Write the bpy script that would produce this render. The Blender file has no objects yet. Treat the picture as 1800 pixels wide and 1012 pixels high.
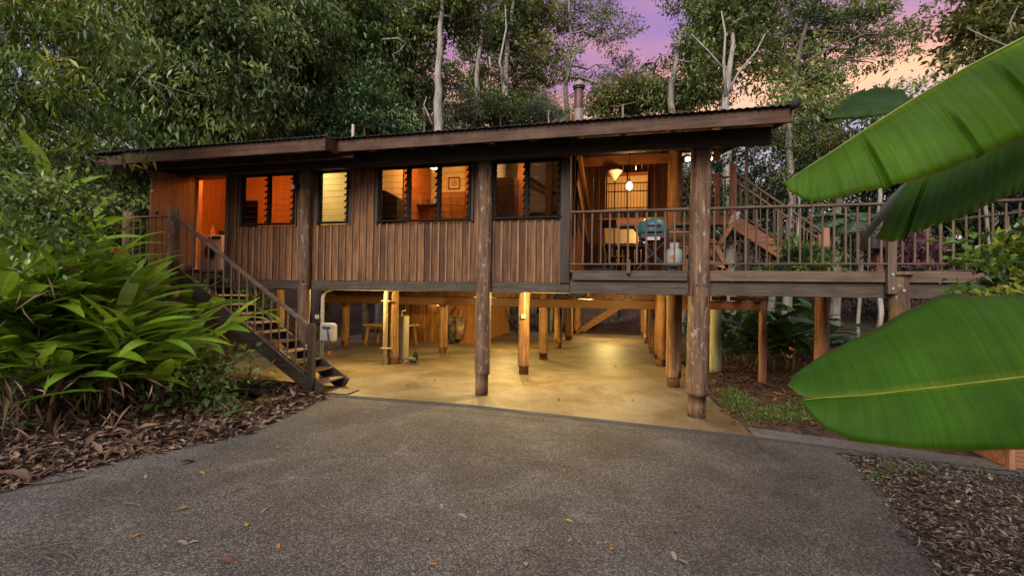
import bpy, math, random
import numpy as np
from mathutils import Vector, Matrix, Quaternion

# ------------------------------------------------------------------ camera, world, sun, exposure
SC = bpy.context.scene
C = SC.collection
F_PX, YAW, PITCH, ROLL, CAM_H = 805.7, 0.23624, 0.01391, 0.01523, 1.9
_R = np.array([math.cos(YAW), math.sin(YAW), 0.0])
_F = np.array([-math.sin(YAW), math.cos(YAW), 0.0])
_U = np.array([0, 0, 1.0])
_F2 = _F*math.cos(PITCH) + _U*math.sin(PITCH)
_U2 = _U*math.cos(PITCH) - _F*math.sin(PITCH)
_R3 = _R*math.cos(ROLL) + _U2*math.sin(ROLL)
_U3 = _U2*math.cos(ROLL) - _R*math.sin(ROLL)
cd = bpy.data.cameras.new('camera')
cam = bpy.data.objects.new('camera', cd); C.objects.link(cam)
cd.sensor_width = 36.0; cd.lens = 36.0*F_PX/1800.0
cd.clip_start = 0.05; cd.clip_end = 2000
M = Matrix.Identity(4)
for i in range(3):
    M[i][0], M[i][1], M[i][2] = _R3[i], _U3[i], -_F2[i]
M[2][3] = CAM_H
cam.matrix_world = M
SC.camera = cam

SUN_EL, SUN_AZ = 36.0, 188.0        # the bright dusk sky behind the photographer
W = bpy.data.worlds.new('World'); SC.world = W; W.use_nodes = True
nt = W.node_tree; nt.nodes.clear()
def N(tree, typ, **kw):
    n = tree.nodes.new(typ)
    for k, v in kw.items():
        if k.startswith('i_'):
            n.inputs[k[2:].replace('_', ' ')].default_value = v
        else:
            setattr(n, k, v)
    return n
def ramp(tree, stops, interp='LINEAR'):
    r = tree.nodes.new('ShaderNodeValToRGB'); e = r.color_ramp.elements
    r.color_ramp.interpolation = interp
    while len(e) < len(stops): e.new(0.5)
    for i, (p, c) in enumerate(stops):
        e[i].position = p; e[i].color = (c[0], c[1], c[2], 1)
    return r
L_ = nt.links.new
out = N(nt, 'ShaderNodeOutputWorld'); bg = N(nt, 'ShaderNodeBackground')
sky = N(nt, 'ShaderNodeTexSky'); sky.sky_type = 'NISHITA'; sky.sun_disc = False
sky.sun_elevation = math.radians(3); sky.sun_rotation = math.radians(60)
sk = N(nt, 'ShaderNodeVectorMath', operation='SCALE'); sk.inputs['Scale'].default_value = 0.10
L_(sky.outputs[0], sk.inputs[0])
tc = N(nt, 'ShaderNodeTexCoord'); sep = N(nt, 'ShaderNodeSeparateXYZ')
L_(tc.outputs['Generated'], sep.inputs[0])
mp = N(nt, 'ShaderNodeMapping'); mp.inputs['Scale'].default_value = (2.2, 2.2, 9.0)
L_(tc.outputs['Generated'], mp.inputs[0])
cn = N(nt, 'ShaderNodeTexNoise'); cn.inputs['Scale'].default_value = 1.6; cn.inputs['Detail'].default_value = 5
L_(mp.outputs[0], cn.inputs['Vector'])
ad = N(nt, 'ShaderNodeMath', operation='MULTIPLY_ADD'); ad.inputs[1].default_value = 0.26; ad.inputs[2].default_value = -0.13
L_(cn.outputs[0], ad.inputs[0])
ad2 = N(nt, 'ShaderNodeMath', operation='ADD'); L_(ad.outputs[0], ad2.inputs[0]); L_(sep.outputs['Z'], ad2.inputs[1])
sr = ramp(nt, [(0.0, (.20, .16, .17)), (.24, (.17, .14, .19)), (.315, (.15, .125, .20)), (.365, (.40, .205, .115)), (.415, (.27, .11, .115)),
               (.46, (.175, .08, .14)), (.53, (.115, .065, .165)), (.62, (.12, .08, .19)), (.78, (.20, .17, .22)), (1.0, (.25, .25, .27))])
L_(ad2.outputs[0], sr.inputs[0])
mx = N(nt, 'ShaderNodeMix', data_type='RGBA'); mx.inputs['Factor'].default_value = 0.85
L_(sk.outputs[0], mx.inputs['A']); L_(sr.outputs[0], mx.inputs['B'])
L_(mx.outputs['Result'], bg.inputs['Color']); bg.inputs['Strength'].default_value = 1.0
L_(bg.outputs[0], out.inputs[0])

sd = bpy.data.lights.new('sun', 'SUN'); sd.energy = 1.5; sd.angle = math.radians(42); sd.color = (1.0, 0.955, 0.875)
sun = bpy.data.objects.new('sun', sd); C.objects.link(sun)
_az, _el = math.radians(SUN_AZ), math.radians(SUN_EL)
_sd = Vector((math.sin(_az)*math.cos(_el), math.cos(_az)*math.cos(_el), math.sin(_el)))
sun.rotation_mode = 'QUATERNION'; sun.rotation_quaternion = _sd.to_track_quat('Z', 'Y'); sun.location = _sd*60
SC.view_settings.view_transform = 'Standard'; SC.view_settings.look = 'None'
SC.view_settings.exposure = 1.85; SC.view_settings.gamma = 1.0; SC.view_settings.use_curve_mapping = False
SC.cycles.use_denoising = True
SC.cycles.max_bounces = 6; SC.cycles.transparent_max_bounces = 16; SC.cycles.diffuse_bounces = 3
SC.cycles.glossy_bounces = 3; SC.cycles.sample_clamp_indirect = 4.0; SC.cycles.caustics_reflective = False; SC.cycles.caustics_refractive = False

rng = random.Random(7)
# ------------------------------------------------------------------ survey helpers (photo bearings -> metres)
def ray(u, v): return _F2 + _R3*((u-900)/F_PX) - _U3*((v-506)/F_PX)
def at(u, v, d): return Vector(ray(u, v)*d + np.array([0, 0, CAM_H]))
def at_y(u, v, y):
    r = ray(u, v); return Vector(r*(y/r[1]) + np.array([0, 0, CAM_H]))
def gz(x, y):
    """height of the paved ground: falls a little to the drain's far corner, rises towards the street"""
    k = min(max((11.5-y)/3.1, 0), 1); k = k*k*(3-2*k)
    return -.035*min(max(x+2.56, 0), 7)*k + .03*max(0, 7.0-y)
def on_ground(u, v):
    r = ray(u, v); z = 0.0
    for _ in range(30):
        t = (z-CAM_H)/r[2]; x, y = r[0]*t, r[1]*t; z = .5*z + .5*gz(x, y)
    return Vector((x, y, z))

# ------------------------------------------------------------------ mesh helpers
class MB:
    def __init__(s): s.v = []; s.f = []
    def add(s, vs, fs):
        o = len(s.v); s.v += [tuple(p) for p in vs]; s.f += [tuple(i+o for i in q) for q in fs]; return s
    def box(s, c, d, ch=0.0, mat=None):
        hx, hy, hz = d[0]/2, d[1]/2, d[2]/2
        R = mat or Matrix.Identity(3); c = Vector(c)
        if ch <= 0 or ch*2.2 > min(d):
            vs = [c + R @ Vector((x*hx, y*hy, z*hz)) for x in (-1, 1) for y in (-1, 1) for z in (-1, 1)]
            fs = [(0,1,3,2), (4,6,7,5), (0,4,5,1), (2,3,7,6), (0,2,6,4), (1,5,7,3)]
            return s.add(vs, fs)
        vs = []; idx = {}
        for x in (-1, 1):
            for y in (-1, 1):
                for z in (-1, 1):
                    for k in range(3):
                        q = [x*hx, y*hy, z*hz]
                        for j in range(3):
                            if j != k: q[j] -= (x, y, z)[j]*ch
                        idx[(x, y, z, k)] = len(vs); vs.append(c + R @ Vector(q))
        fs = []
        for k in range(3):
            a, b = [j for j in range(3) if j != k]
            for sgn in (-1, 1):
                q = []
                for (p, r) in ((-1,-1), (1,-1), (1,1), (-1,1)):
                    t = [0, 0, 0]; t[k] = sgn; t[a] = p; t[b] = r
                    q.append(idx[(t[0], t[1], t[2], k)])
                if (sgn > 0) != (k == 1): pass
                else: q = q[::-1]
                fs.append(tuple(q))
        for k in range(3):          # edges along axis k
            a, b = [j for j in range(3) if j != k]
            for p in (-1, 1):
                for r in (-1, 1):
                    t0 = [0,0,0]; t1 = [0,0,0]; t0[k] = -1; t1[k] = 1
                    for t in (t0, t1): t[a] = p; t[b] = r
                    q = [idx[(*t0, a)], idx[(*t1, a)], idx[(*t1, b)], idx[(*t0, b)]]
                    fs.append(tuple(q))
        for x in (-1, 1):
            for y in (-1, 1):
                for z in (-1, 1):
                    fs.append((idx[(x,y,z,0)], idx[(x,y,z,1)], idx[(x,y,z,2)]))
        return s.add(vs, fs)
    def beam(s, p0, p1, w, h, ch=0.0, up=(0, 0, 1)):
        """a squared timber from p0 to p1, w wide, h deep"""
        p0, p1 = Vector(p0), Vector(p1); x = (p1-p0); L = x.length; x.normalize()
        z = Vector(up); y = z.cross(x)
        if y.length < 1e-4: y = Vector((0, 1, 0)).cross(x)
        y.normalize(); z = x.cross(y)
        R = Matrix((x, y, z)).transposed()
        return s.box((p0+p1)/2, (L, w, h), ch, R)
    def tube(s, pts, rad, n=8, cap=True):
        pts = [Vector(p) for p in pts]; k = len(pts)
        if not hasattr(rad, '__len__'): rad = [rad]*k
        vs = []; prev = None
        for i, p in enumerate(pts):
            t = (pts[min(i+1, k-1)] - pts[max(i-1, 0)]).normalized()
            if prev is None:
                a = Vector((0, 0, 1)) if abs(t.z) < .9 else Vector((1, 0, 0))
                x = t.cross(a).normalized()
            else:
                x = (prev - t*prev.dot(t)).normalized()
            prev = x; y = t.cross(x)
            for j in range(n):
                an = 2*math.pi*j/n
                r = rad[i][j] if hasattr(rad[i], '__len__') else rad[i]
                vs.append(p + (x*math.cos(an) + y*math.sin(an))*r)
        fs = [(i*n+j, i*n+(j+1)%n, (i+1)*n+(j+1)%n, (i+1)*n+j) for i in range(k-1) for j in range(n)]
        if cap: fs += [tuple(range(n-1, -1, -1)), tuple((k-1)*n+j for j in range(n))]
        return s.add(vs, fs)
    def lathe(s, c, prof, n=16):
        c = Vector(c)
        vs = [c + Vector((r*math.cos(2*math.pi*j/n), r*math.sin(2*math.pi*j/n), z)) for r, z in prof for j in range(n)]
        k = len(prof)
        fs = [(i*n+j, i*n+(j+1)%n, (i+1)*n+(j+1)%n, (i+1)*n+j) for i in range(k-1) for j in range(n)]
        fs += [tuple(range(n-1, -1, -1)), tuple((k-1)*n+j for j in range(n))]
        return s.add(vs, fs)
    def build(s, name, mat, parent=None, smooth=False, origin=None):
        if origin is None:
            a = np.array(s.v); origin = Vector(((a.min(0)+a.max(0))/2).tolist())
        else: origin = Vector(origin)
        me = bpy.data.meshes.new(name)
        me.from_pydata([tuple(Vector(p)-origin) for p in s.v], [], s.f)
        if smooth: me.polygons.foreach_set('use_smooth', [True]*len(me.polygons))
        me.materials.append(mat); me.update()
        o = bpy.data.objects.new(name, me); C.objects.link(o)
        return place(o, origin, parent)
def wloc(o):
    p = Vector((0, 0, 0))
    while o is not None: p += o.location; o = o.parent
    return p
def place(o, w, parent=None):
    if parent is not None:
        o.parent = parent; o.location = Vector(w) - wloc(parent)
    else: o.location = w
    return o
def thing(name, label, cat, loc=(0, 0, 0), group=None):
    o = bpy.data.objects.new(name, None); C.objects.link(o); o.location = loc
    o.empty_display_size = .2
    return tag(o, label, cat, group)
def tag(o, label, cat, group=None):
    o['label'] = label; o['category'] = cat
    if group: o['group'] = group
    return o
def structure(o): o['kind'] = 'structure'; return o
def stuff(o): o['kind'] = 'stuff'; return o
def npmesh(name, V, Fc, mat, parent=None, origin=(0, 0, 0), tint=None, smooth=False):
    """mesh from numpy arrays; faces are equal-length rows; tint is one number per face"""
    V = np.asarray(V, np.float32) - np.array(origin, np.float32); Fc = np.asarray(Fc, np.int32)
    me = bpy.data.meshes.new(name); k = Fc.shape[1]
    me.vertices.add(len(V)); me.vertices.foreach_set('co', V.ravel())
    me.loops.add(Fc.size); me.loops.foreach_set('vertex_index', Fc.ravel())
    me.polygons.add(len(Fc)); me.polygons.foreach_set('loop_start', np.arange(len(Fc), dtype=np.int32)*k)
    me.polygons.foreach_set('loop_total', np.full(len(Fc), k, np.int32))
    if smooth: me.polygons.foreach_set('use_smooth', np.ones(len(Fc), bool))
    if tint is not None:
        a = me.attributes.new('tint', 'FLOAT', 'FACE'); a.data.foreach_set('value', np.asarray(tint, np.float32))
    me.materials.append(mat); me.update(); me.validate()
    o = bpy.data.objects.new(name, me); C.objects.link(o)
    return place(o, Vector(origin), parent)

# ------------------------------------------------------------------ materials
def mat_base(name):
    m = bpy.data.materials.new(name); m.use_nodes = True; t = m.node_tree
    b = t.nodes['Principled BSDF']; return m, t, b
def plain(name, col, rough=.5, metal=0.0, noise=.12, scale=8.0, emit=None, estr=0, spec=.5):
    m, t, b = mat_base(name)
    co = N(t, 'ShaderNodeTexCoord'); n = N(t, 'ShaderNodeTexNoise'); n.inputs['Scale'].default_value = scale; n.inputs['Detail'].default_value = 5
    t.links.new(co.outputs['Object'], n.inputs['Vector'])
    r = ramp(t, [(.3, [c*(1-noise*1.6) for c in col]), (.7, [min(c*(1+noise), 1) for c in col])])
    t.links.new(n.outputs[0], r.inputs[0]); t.links.new(r.outputs[0], b.inputs['Base Color'])
    b.inputs['Roughness'].default_value = rough; b.inputs['Metallic'].default_value = metal; b.inputs['Specular IOR Level'].default_value = spec
    if emit:
        b.inputs['Emission Color'].default_value = (*emit, 1); b.inputs['Emission Strength'].default_value = estr
    return m
def wood(name, dark, light, axis='Z', rough=.6, stain=(.05, .045, .04), stain_amt=.45, vary=.3, grain=26.0, bump=.35):
    m, t, b = mat_base(name); lk = t.links.new
    co = N(t, 'ShaderNodeTexCoord'); oi = N(t, 'ShaderNodeObjectInfo')
    mu = N(t, 'ShaderNodeMath', operation='MULTIPLY'); mu.inputs[1].default_value = 57.3; lk(oi.outputs['Random'], mu.inputs[0])
    av = N(t, 'ShaderNodeVectorMath', operation='ADD'); lk(co.outputs['Object'], av.inputs[0]); lk(mu.outputs[0], av.inputs[1])
    mp = N(t, 'ShaderNodeMapping'); sc = [grain]*3; sc['XYZ'.index(axis)] = 1.6; mp.inputs['Scale'].default_value = sc
    lk(av.outputs[0], mp.inputs[0])
    n = N(t, 'ShaderNodeTexNoise'); n.inputs['Scale'].default_value = 1.0; n.inputs['Detail'].default_value = 6; n.inputs['Roughness'].default_value = .65
    lk(mp.outputs[0], n.inputs['Vector'])
    r = ramp(t, [(.32, dark), (.5, [(a+c)/2 for a, c in zip(dark, light)]), (.68, light)]); lk(n.outputs[0], r.inputs[0])
    n2 = N(t, 'ShaderNodeTexNoise'); n2.inputs['Scale'].default_value = 2.3; n2.inputs['Detail'].default_value = 8; n2.inputs['Roughness'].default_value = .7
    lk(av.outputs[0], n2.inputs['Vector'])
    r2 = ramp(t, [(.48, (0, 0, 0)), (.72, (stain_amt,)*3)]); lk(n2.outputs[0], r2.inputs[0])
    mx = N(t, 'ShaderNodeMix', data_type='RGBA'); lk(r2.outputs[0], mx.inputs['Factor']); lk(r.outputs[0], mx.inputs['A']); mx.inputs['B'].default_value = (*stain, 1)
    hs = N(t, 'ShaderNodeHueSaturation'); lk(mx.outputs['Result'], hs.inputs['Color'])
    vr = N(t, 'ShaderNodeMapRange'); vr.inputs['To Min'].default_value = 1-vary; vr.inputs['To Max'].default_value = 1+vary
    lk(oi.outputs['Random'], vr.inputs['Value']); lk(vr.outputs[0], hs.inputs['Value'])
    lk(hs.outputs[0], b.inputs['Base Color'])
    b.inputs['Roughness'].default_value = rough; b.inputs['Specular IOR Level'].default_value = .16
    bp = N(t, 'ShaderNodeBump'); bp.inputs['Strength'].default_value = bump; bp.inputs['Distance'].default_value = .004
    lk(n.outputs[0], bp.inputs['Height']); lk(bp.outputs[0], b.inputs['Normal'])
    return m
def foliage(name, cols, rough=.42, trans=.3, spec=.5):
    m, t, b = mat_base(name); lk = t.links.new
    a = N(t, 'ShaderNodeAttribute'); a.attribute_name = 'tint'
    r = ramp(t, [(i/(len(cols)-1), c) for i, c in enumerate(cols)]); lk(a.outputs['Fac'], r.inputs[0])
    lk(r.outputs[0], b.inputs['Base Color']); b.inputs['Roughness'].default_value = rough; b.inputs['Specular IOR Level'].default_value = spec
    tr = N(t, 'ShaderNodeBsdfTranslucent'); hs = N(t, 'ShaderNodeHueSaturation'); hs.inputs['Value'].default_value = 1.5; hs.inputs['Hue'].default_value = .485
    lk(r.outputs[0], hs.inputs['Color']); lk(hs.outputs[0], tr.inputs['Color'])
    ms = N(t, 'ShaderNodeMixShader'); ms.inputs[0].default_value = trans
    lk(b.outputs[0], ms.inputs[1]); lk(tr.outputs[0], ms.inputs[2]); lk(ms.outputs[0], t.nodes['Material Output'].inputs[0])
    return m
def leafmat(name, c0, c1, rib, rough=.35, trans=.35, per_object=True, stripes=0.0):
    """big single leaves: uv.y along, uv.x across; pale rib, faint side veins, tone varies from leaf to leaf"""
    m, t, b = mat_base(name); lk = t.links.new
    uv = N(t, 'ShaderNodeUVMap'); sp = N(t, 'ShaderNodeSeparateXYZ'); lk(uv.outputs[0], sp.inputs[0])
    oi = N(t, 'ShaderNodeObjectInfo'); co = N(t, 'ShaderNodeTexCoord')
    n = N(t, 'ShaderNodeTexNoise'); n.inputs['Scale'].default_value = 6; n.inputs['Detail'].default_value = 4; lk(co.outputs['Object'], n.inputs['Vector'])
    ma = N(t, 'ShaderNodeMath', operation='MULTIPLY_ADD'); ma.inputs[1].default_value = .7; lk(oi.outputs['Random'], ma.inputs[0])
    nn = N(t, 'ShaderNodeMath', operation='MULTIPLY'); nn.inputs[1].default_value = .35; lk(n.outputs[0], nn.inputs[0]); lk(nn.outputs[0], ma.inputs[2])
    r = ramp(t, [(.1, c0), (.95, c1)]); lk(ma.outputs[0], r.inputs[0])
    cx = N(t, 'ShaderNodeMath', operation='SUBTRACT'); cx.inputs[1].default_value = .5; lk(sp.outputs[0], cx.inputs[0])
    ab = N(t, 'ShaderNodeMath', operation='ABSOLUTE'); lk(cx.outputs[0], ab.inputs[0])
    rr = ramp(t, [(.0, (1, 1, 1)), (.035, (0, 0, 0))]); lk(ab.outputs[0], rr.inputs[0])
    mx = N(t, 'ShaderNodeMix', data_type='RGBA'); lk(rr.outputs[0], mx.inputs['Factor']); lk(r.outputs[0], mx.inputs['A']); mx.inputs['B'].default_value = (*rib, 1)
    col = mx.outputs['Result']
    if stripes:
        wv = N(t, 'ShaderNodeTexNoise'); wv.noise_dimensions = '2D'; wv.inputs['Scale'].default_value = 1.0; wv.inputs['Detail'].default_value = 6; wv.inputs['Roughness'].default_value = .75
        mp = N(t, 'ShaderNodeMapping'); mp.inputs['Scale'].default_value = (.5, stripes, 1); lk(uv.outputs[0], mp.inputs[0]); lk(mp.outputs[0], wv.inputs['Vector'])
        vr = N(t, 'ShaderNodeMapRange'); vr.inputs['From Min'].default_value = .3; vr.inputs['From Max'].default_value = .7; vr.inputs['To Min'].default_value = .78; vr.inputs['To Max'].default_value = 1.16; lk(wv.outputs[0], vr.inputs['Value'])
        h2 = N(t, 'ShaderNodeHueSaturation'); lk(vr.outputs[0], h2.inputs['Value']); lk(col, h2.inputs['Color']); col = h2.outputs[0]
        bp = N(t, 'ShaderNodeBump'); bp.inputs['Strength'].default_value = .25; bp.inputs['Distance'].default_value = .004; lk(wv.outputs[0], bp.inputs['Height']); lk(bp.outputs[0], b.inputs['Normal'])
    if stripes > 45:
        n5 = N(t, 'ShaderNodeTexNoise'); n5.inputs['Scale'].default_value = 9; n5.inputs['Detail'].default_value = 6; lk(co.outputs['Object'], n5.inputs['Vector'])
        m5 = N(t, 'ShaderNodeMath', operation='MULTIPLY_ADD'); m5.inputs[1].default_value = .045; lk(n5.outputs[0], m5.inputs[0]); lk(ab.outputs[0], m5.inputs[2])
        r5 = ramp(t, [(.505, (0, 0, 0)), (.52, (.85, .85, .85))]); lk(m5.outputs[0], r5.inputs[0])
        x5 = N(t, 'ShaderNodeMix', data_type='RGBA'); lk(r5.outputs[0], x5.inputs['Factor']); lk(col, x5.inputs['A']); x5.inputs['B'].default_value = (.13, .11, .008, 1)
        n6 = N(t, 'ShaderNodeTexNoise'); n6.inputs['Scale'].default_value = 42; n6.inputs['Detail'].default_value = 2; lk(co.outputs['Object'], n6.inputs['Vector'])
        r6 = ramp(t, [(.72, (0, 0, 0)), (.76, (.8, .8, .8))]); lk(n6.outputs[0], r6.inputs[0])
        x6 = N(t, 'ShaderNodeMix', data_type='RGBA'); lk(r6.outputs[0], x6.inputs['Factor']); lk(x5.outputs['Result'], x6.inputs['A']); x6.inputs['B'].default_value = (.05, .035, .006, 1)
        n7 = N(t, 'ShaderNodeTexNoise'); n7.inputs['Scale'].default_value = 3.2; n7.inputs['Detail'].default_value = 5; lk(co.outputs['Object'], n7.inputs['Vector'])
        r7 = N(t, 'ShaderNodeMapRange'); r7.inputs['From Min'].default_value = .3; r7.inputs['From Max'].default_value = .7; r7.inputs['To Min'].default_value = .7; r7.inputs['To Max'].default_value = 1.25; lk(n7.outputs[0], r7.inputs['Value'])
        h7 = N(t, 'ShaderNodeHueSaturation'); lk(r7.outputs[0], h7.inputs['Value']); lk(x6.outputs['Result'], h7.inputs['Color']); col = h7.outputs[0]
    lk(col, b.inputs['Base Color']); b.inputs['Roughness'].default_value = rough; b.inputs['Specular IOR Level'].default_value = .22 if rough > .45 else .5
    tr = N(t, 'ShaderNodeBsdfTranslucent'); hs = N(t, 'ShaderNodeHueSaturation'); hs.inputs['Value'].default_value = 1.6; hs.inputs['Hue'].default_value = .49
    lk(col, hs.inputs['Color']); lk(hs.outputs[0], tr.inputs['Color'])
    ms = N(t, 'ShaderNodeMixShader'); ms.inputs[0].default_value = trans
    lk(b.outputs[0], ms.inputs[1]); lk(tr.outputs[0], ms.inputs[2]); lk(ms.outputs[0], t.nodes['Material Output'].inputs[0])
    return m
def concrete(name, stops, scale, patch, patch_amt, bump=.4, light=None, rough=.85):
    """aggregate speckle in world metres, with large worn and stained patches"""
    m, t, b = mat_base(name); lk = t.links.new
    ge = N(t, 'ShaderNodeNewGeometry'); P = ge.outputs['Position']
    vo = N(t, 'ShaderNodeTexVoronoi'); vo.inputs['Scale'].default_value = scale; lk(P, vo.inputs['Vector'])
    sv = N(t, 'ShaderNodeSeparateXYZ'); lk(vo.outputs['Color'], sv.inputs[0])
    n = N(t, 'ShaderNodeTexNoise'); n.inputs['Scale'].default_value = scale*.9; n.inputs['Detail'].default_value = 5; n.inputs['Roughness'].default_value = .7; lk(P, n.inputs['Vector'])
    ad = N(t, 'ShaderNodeMath', operation='MULTIPLY_ADD'); ad.inputs[1].default_value = .5; lk(sv.outputs[0], ad.inputs[0])
    hf = N(t, 'ShaderNodeMath', operation='MULTIPLY'); hf.inputs[1].default_value = .5; lk(n.outputs[0], hf.inputs[0]); lk(hf.outputs[0], ad.inputs[2])
    r = ramp(t, stops); lk(ad.outputs[0], r.inputs[0])
    n2 = N(t, 'ShaderNodeTexNoise'); n2.inputs['Scale'].default_value = .9; n2.inputs['Detail'].default_value = 8; n2.inputs['Roughness'].default_value = .68; n2.inputs['Distortion'].default_value = .5; lk(P, n2.inputs['Vector'])
    r2 = ramp(t, [(.38, (1, 1, 1)), (.62, (0, 0, 0))]); lk(n2.outputs[0], r2.inputs[0])
    fm = N(t, 'ShaderNodeMath', operation='MULTIPLY'); fm.inputs[1].default_value = patch_amt; lk(r2.outputs[0], fm.inputs[0])
    mx = N(t, 'ShaderNodeMix', data_type='RGBA', blend_type='MULTIPLY'); lk(fm.outputs[0], mx.inputs['Factor']); lk(r.outputs[0], mx.inputs['A']); mx.inputs['B'].default_value = (*patch, 1)
    col = mx.outputs['Result']
    if light:
        n3 = N(t, 'ShaderNodeTexNoise'); n3.inputs['Scale'].default_value = 1.7; n3.inputs['Detail'].default_value = 9; n3.inputs['Roughness'].default_value = .72; lk(P, n3.inputs['Vector'])
        r3 = ramp(t, [(.56, (0, 0, 0)), (.74, (.75, .75, .75))]); lk(n3.outputs[0], r3.inputs[0])
        n4 = N(t, 'ShaderNodeTexNoise'); n4.inputs['Scale'].default_value = 34; n4.inputs['Detail'].default_value = 4; lk(P, n4.inputs['Vector'])
        r4 = ramp(t, [(.42, (0, 0, 0)), (.6, (1, 1, 1))]); lk(n4.outputs[0], r4.inputs[0])
        mm = N(t, 'ShaderNodeMath', operation='MULTIPLY'); lk(r3.outputs[0], mm.inputs[0]); lk(r4.outputs[0], mm.inputs[1])
        m3 = N(t, 'ShaderNodeMix', data_type='RGBA'); lk(mm.outputs[0], m3.inputs['Factor']); lk(col, m3.inputs['A']); m3.inputs['B'].default_value = (*light, 1); col = m3.outputs['Result']
    lk(col, b.inputs['Base Color']); b.inputs['Roughness'].default_value = rough; b.inputs['Specular IOR Level'].default_value = .25
    bp = N(t, 'ShaderNodeBump'); bp.inputs['Strength'].default_value = bump; bp.inputs['Distance'].default_value = .006
    lk(ad.outputs[0], bp.inputs['Height']); lk(bp.outputs[0], b.inputs['Normal'])
    return m
def logmat(name, dark, light, flake, flake_amt=.5):
    m, t, b = mat_base(name); lk = t.links.new
    co = N(t, 'ShaderNodeTexCoord'); oi = N(t, 'ShaderNodeObjectInfo')
    mu = N(t, 'ShaderNodeMath', operation='MULTIPLY'); mu.inputs[1].default_value = 31.7; lk(oi.outputs['Random'], mu.inputs[0])
    av = N(t, 'ShaderNodeVectorMath', operation='ADD'); lk(co.outputs['Object'], av.inputs[0]); lk(mu.outputs[0], av.inputs[1])
    def noise(scale, detail=6, rough=.65, dist=0.0):
        mp = N(t, 'ShaderNodeMapping'); mp.inputs['Scale'].default_value = scale; lk(av.outputs[0], mp.inputs[0])
        n = N(t, 'ShaderNodeTexNoise'); n.inputs['Scale'].default_value = 1; n.inputs['Detail'].default_value = detail; n.inputs['Roughness'].default_value = rough; n.inputs['Distortion'].default_value = dist
        lk(mp.outputs[0], n.inputs['Vector']); return n
    n1 = noise((16, 16, 1.3)); n2 = noise((4, 4, 1.2), 7); n3 = noise((12, 12, 4.5), 8, .7, .4); n4 = noise((30, 30, .8), 3)
    r = ramp(t, [(.3, dark), (.68, light)]); lk(n1.outputs[0], r.inputs[0])
    r2 = ramp(t, [(.35, (.55, .55, .55)), (.65, (1.15, 1.12, 1.08))]); lk(n2.outputs[0], r2.inputs[0])
    m1 = N(t, 'ShaderNodeMix', data_type='RGBA', blend_type='MULTIPLY'); m1.inputs['Factor'].default_value = 1; lk(r.outputs[0], m1.inputs['A']); lk(r2.outputs[0], m1.inputs['B'])
    r3 = ramp(t, [(.57, (0, 0, 0)), (.63, (flake_amt,)*3)]); lk(n3.outputs[0], r3.inputs[0])
    m2 = N(t, 'ShaderNodeMix', data_type='RGBA'); lk(r3.outputs[0], m2.inputs['Factor']); lk(m1.outputs['Result'], m2.inputs['A']); m2.inputs['B'].default_value = (*flake, 1)
    r4 = ramp(t, [(.34, (.75, .75, .75)), (.4, (0, 0, 0))]); lk(n4.outputs[0], r4.inputs[0])
    m3 = N(t, 'ShaderNodeMix', data_type='RGBA'); lk(r4.outputs[0], m3.inputs['Factor']); lk(m2.outputs['Result'], m3.inputs['A']); m3.inputs['B'].default_value = (dark[0]*.35, dark[1]*.35, dark[2]*.35, 1)
    lk(m3.outputs['Result'], b.inputs['Base Color']); b.inputs['Roughness'].default_value = .75; b.inputs['Specular IOR Level'].default_value = .25
    bp = N(t, 'ShaderNodeBump'); bp.inputs['Strength'].default_value = .6; bp.inputs['Distance'].default_value = .012; lk(n1.outputs[0], bp.inputs['Height']); lk(bp.outputs[0], b.inputs['Normal'])
    return m
def glassmat(name, tint=(.95, .97, .95), refl=.05):
    m = bpy.data.materials.new(name); m.use_nodes = True; t = m.node_tree; t.nodes.clear(); lk = t.links.new
    o = N(t, 'ShaderNodeOutputMaterial'); a = N(t, 'ShaderNodeBsdfTransparent'); a.inputs[0].default_value = (*tint, 1)
    g = N(t, 'ShaderNodeBsdfGlossy'); g.inputs['Roughness'].default_value = .05
    fr = N(t, 'ShaderNodeLayerWeight'); fr.inputs['Blend'].default_value = .25
    ma = N(t, 'ShaderNodeMath', operation='MULTIPLY_ADD'); ma.inputs[1].default_value = .16; ma.inputs[2].default_value = refl*.4; lk(fr.outputs['Fresnel'], ma.inputs[0])
    s = N(t, 'ShaderNodeMixShader'); lk(ma.outputs[0], s.inputs[0]); lk(a.outputs[0], s.inputs[1]); lk(g.outputs[0], s.inputs[2]); lk(s.outputs[0], o.inputs[0])
    return m

clad_z = wood('weathered cladding', (.050, .021, .008), (.185, .085, .035), 'Z', stain=(.03, .022, .018), stain_amt=.65, vary=.42)
batten_z = wood('weathered batten', (.09, .047, .025), (.25, .14, .078), 'Z', stain=(.04, .03, .025), stain_amt=.4, vary=.25)
cedar_z = wood('oiled cedar board', (.17, .065, .02), (.33, .15, .05), 'Z', stain=(.12, .05, .02), stain_amt=.35, vary=.25, rough=.5)
cedar_x = wood('oiled cedar rail', (.11, .042, .015), (.22, .10, .038), 'X', stain=(.06, .05, .02), stain_amt=.35, vary=.2)
cedar_y = wood('oiled cedar joist', (.13, .055, .022), (.24, .12, .05), 'Y', stain=(.06, .05, .02), stain_amt=.35, vary=.2)
beam_x = wood('dark stained beam', (.03, .024, .018), (.085, .064, .046), 'X', stain=(.02, .018, .016), stain_amt=.5, vary=.15)
beam_y = wood('dark stained joist', (.06, .042, .03), (.16, .11, .075), 'Y', stain=(.025, .02, .016), stain_amt=.5, vary=.2)
beam_z = wood('dark stained upright', (.028, .022, .017), (.07, .053, .04), 'Z', stain=(.02, .018, .016), stain_amt=.5, vary=.2)
fascia_x = wood('worn red brown fascia', (.030, .014, .008), (.09, .045, .025), 'X', stain=(.16, .11, .085), stain_amt=.35, vary=.12, grain=18)
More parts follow.
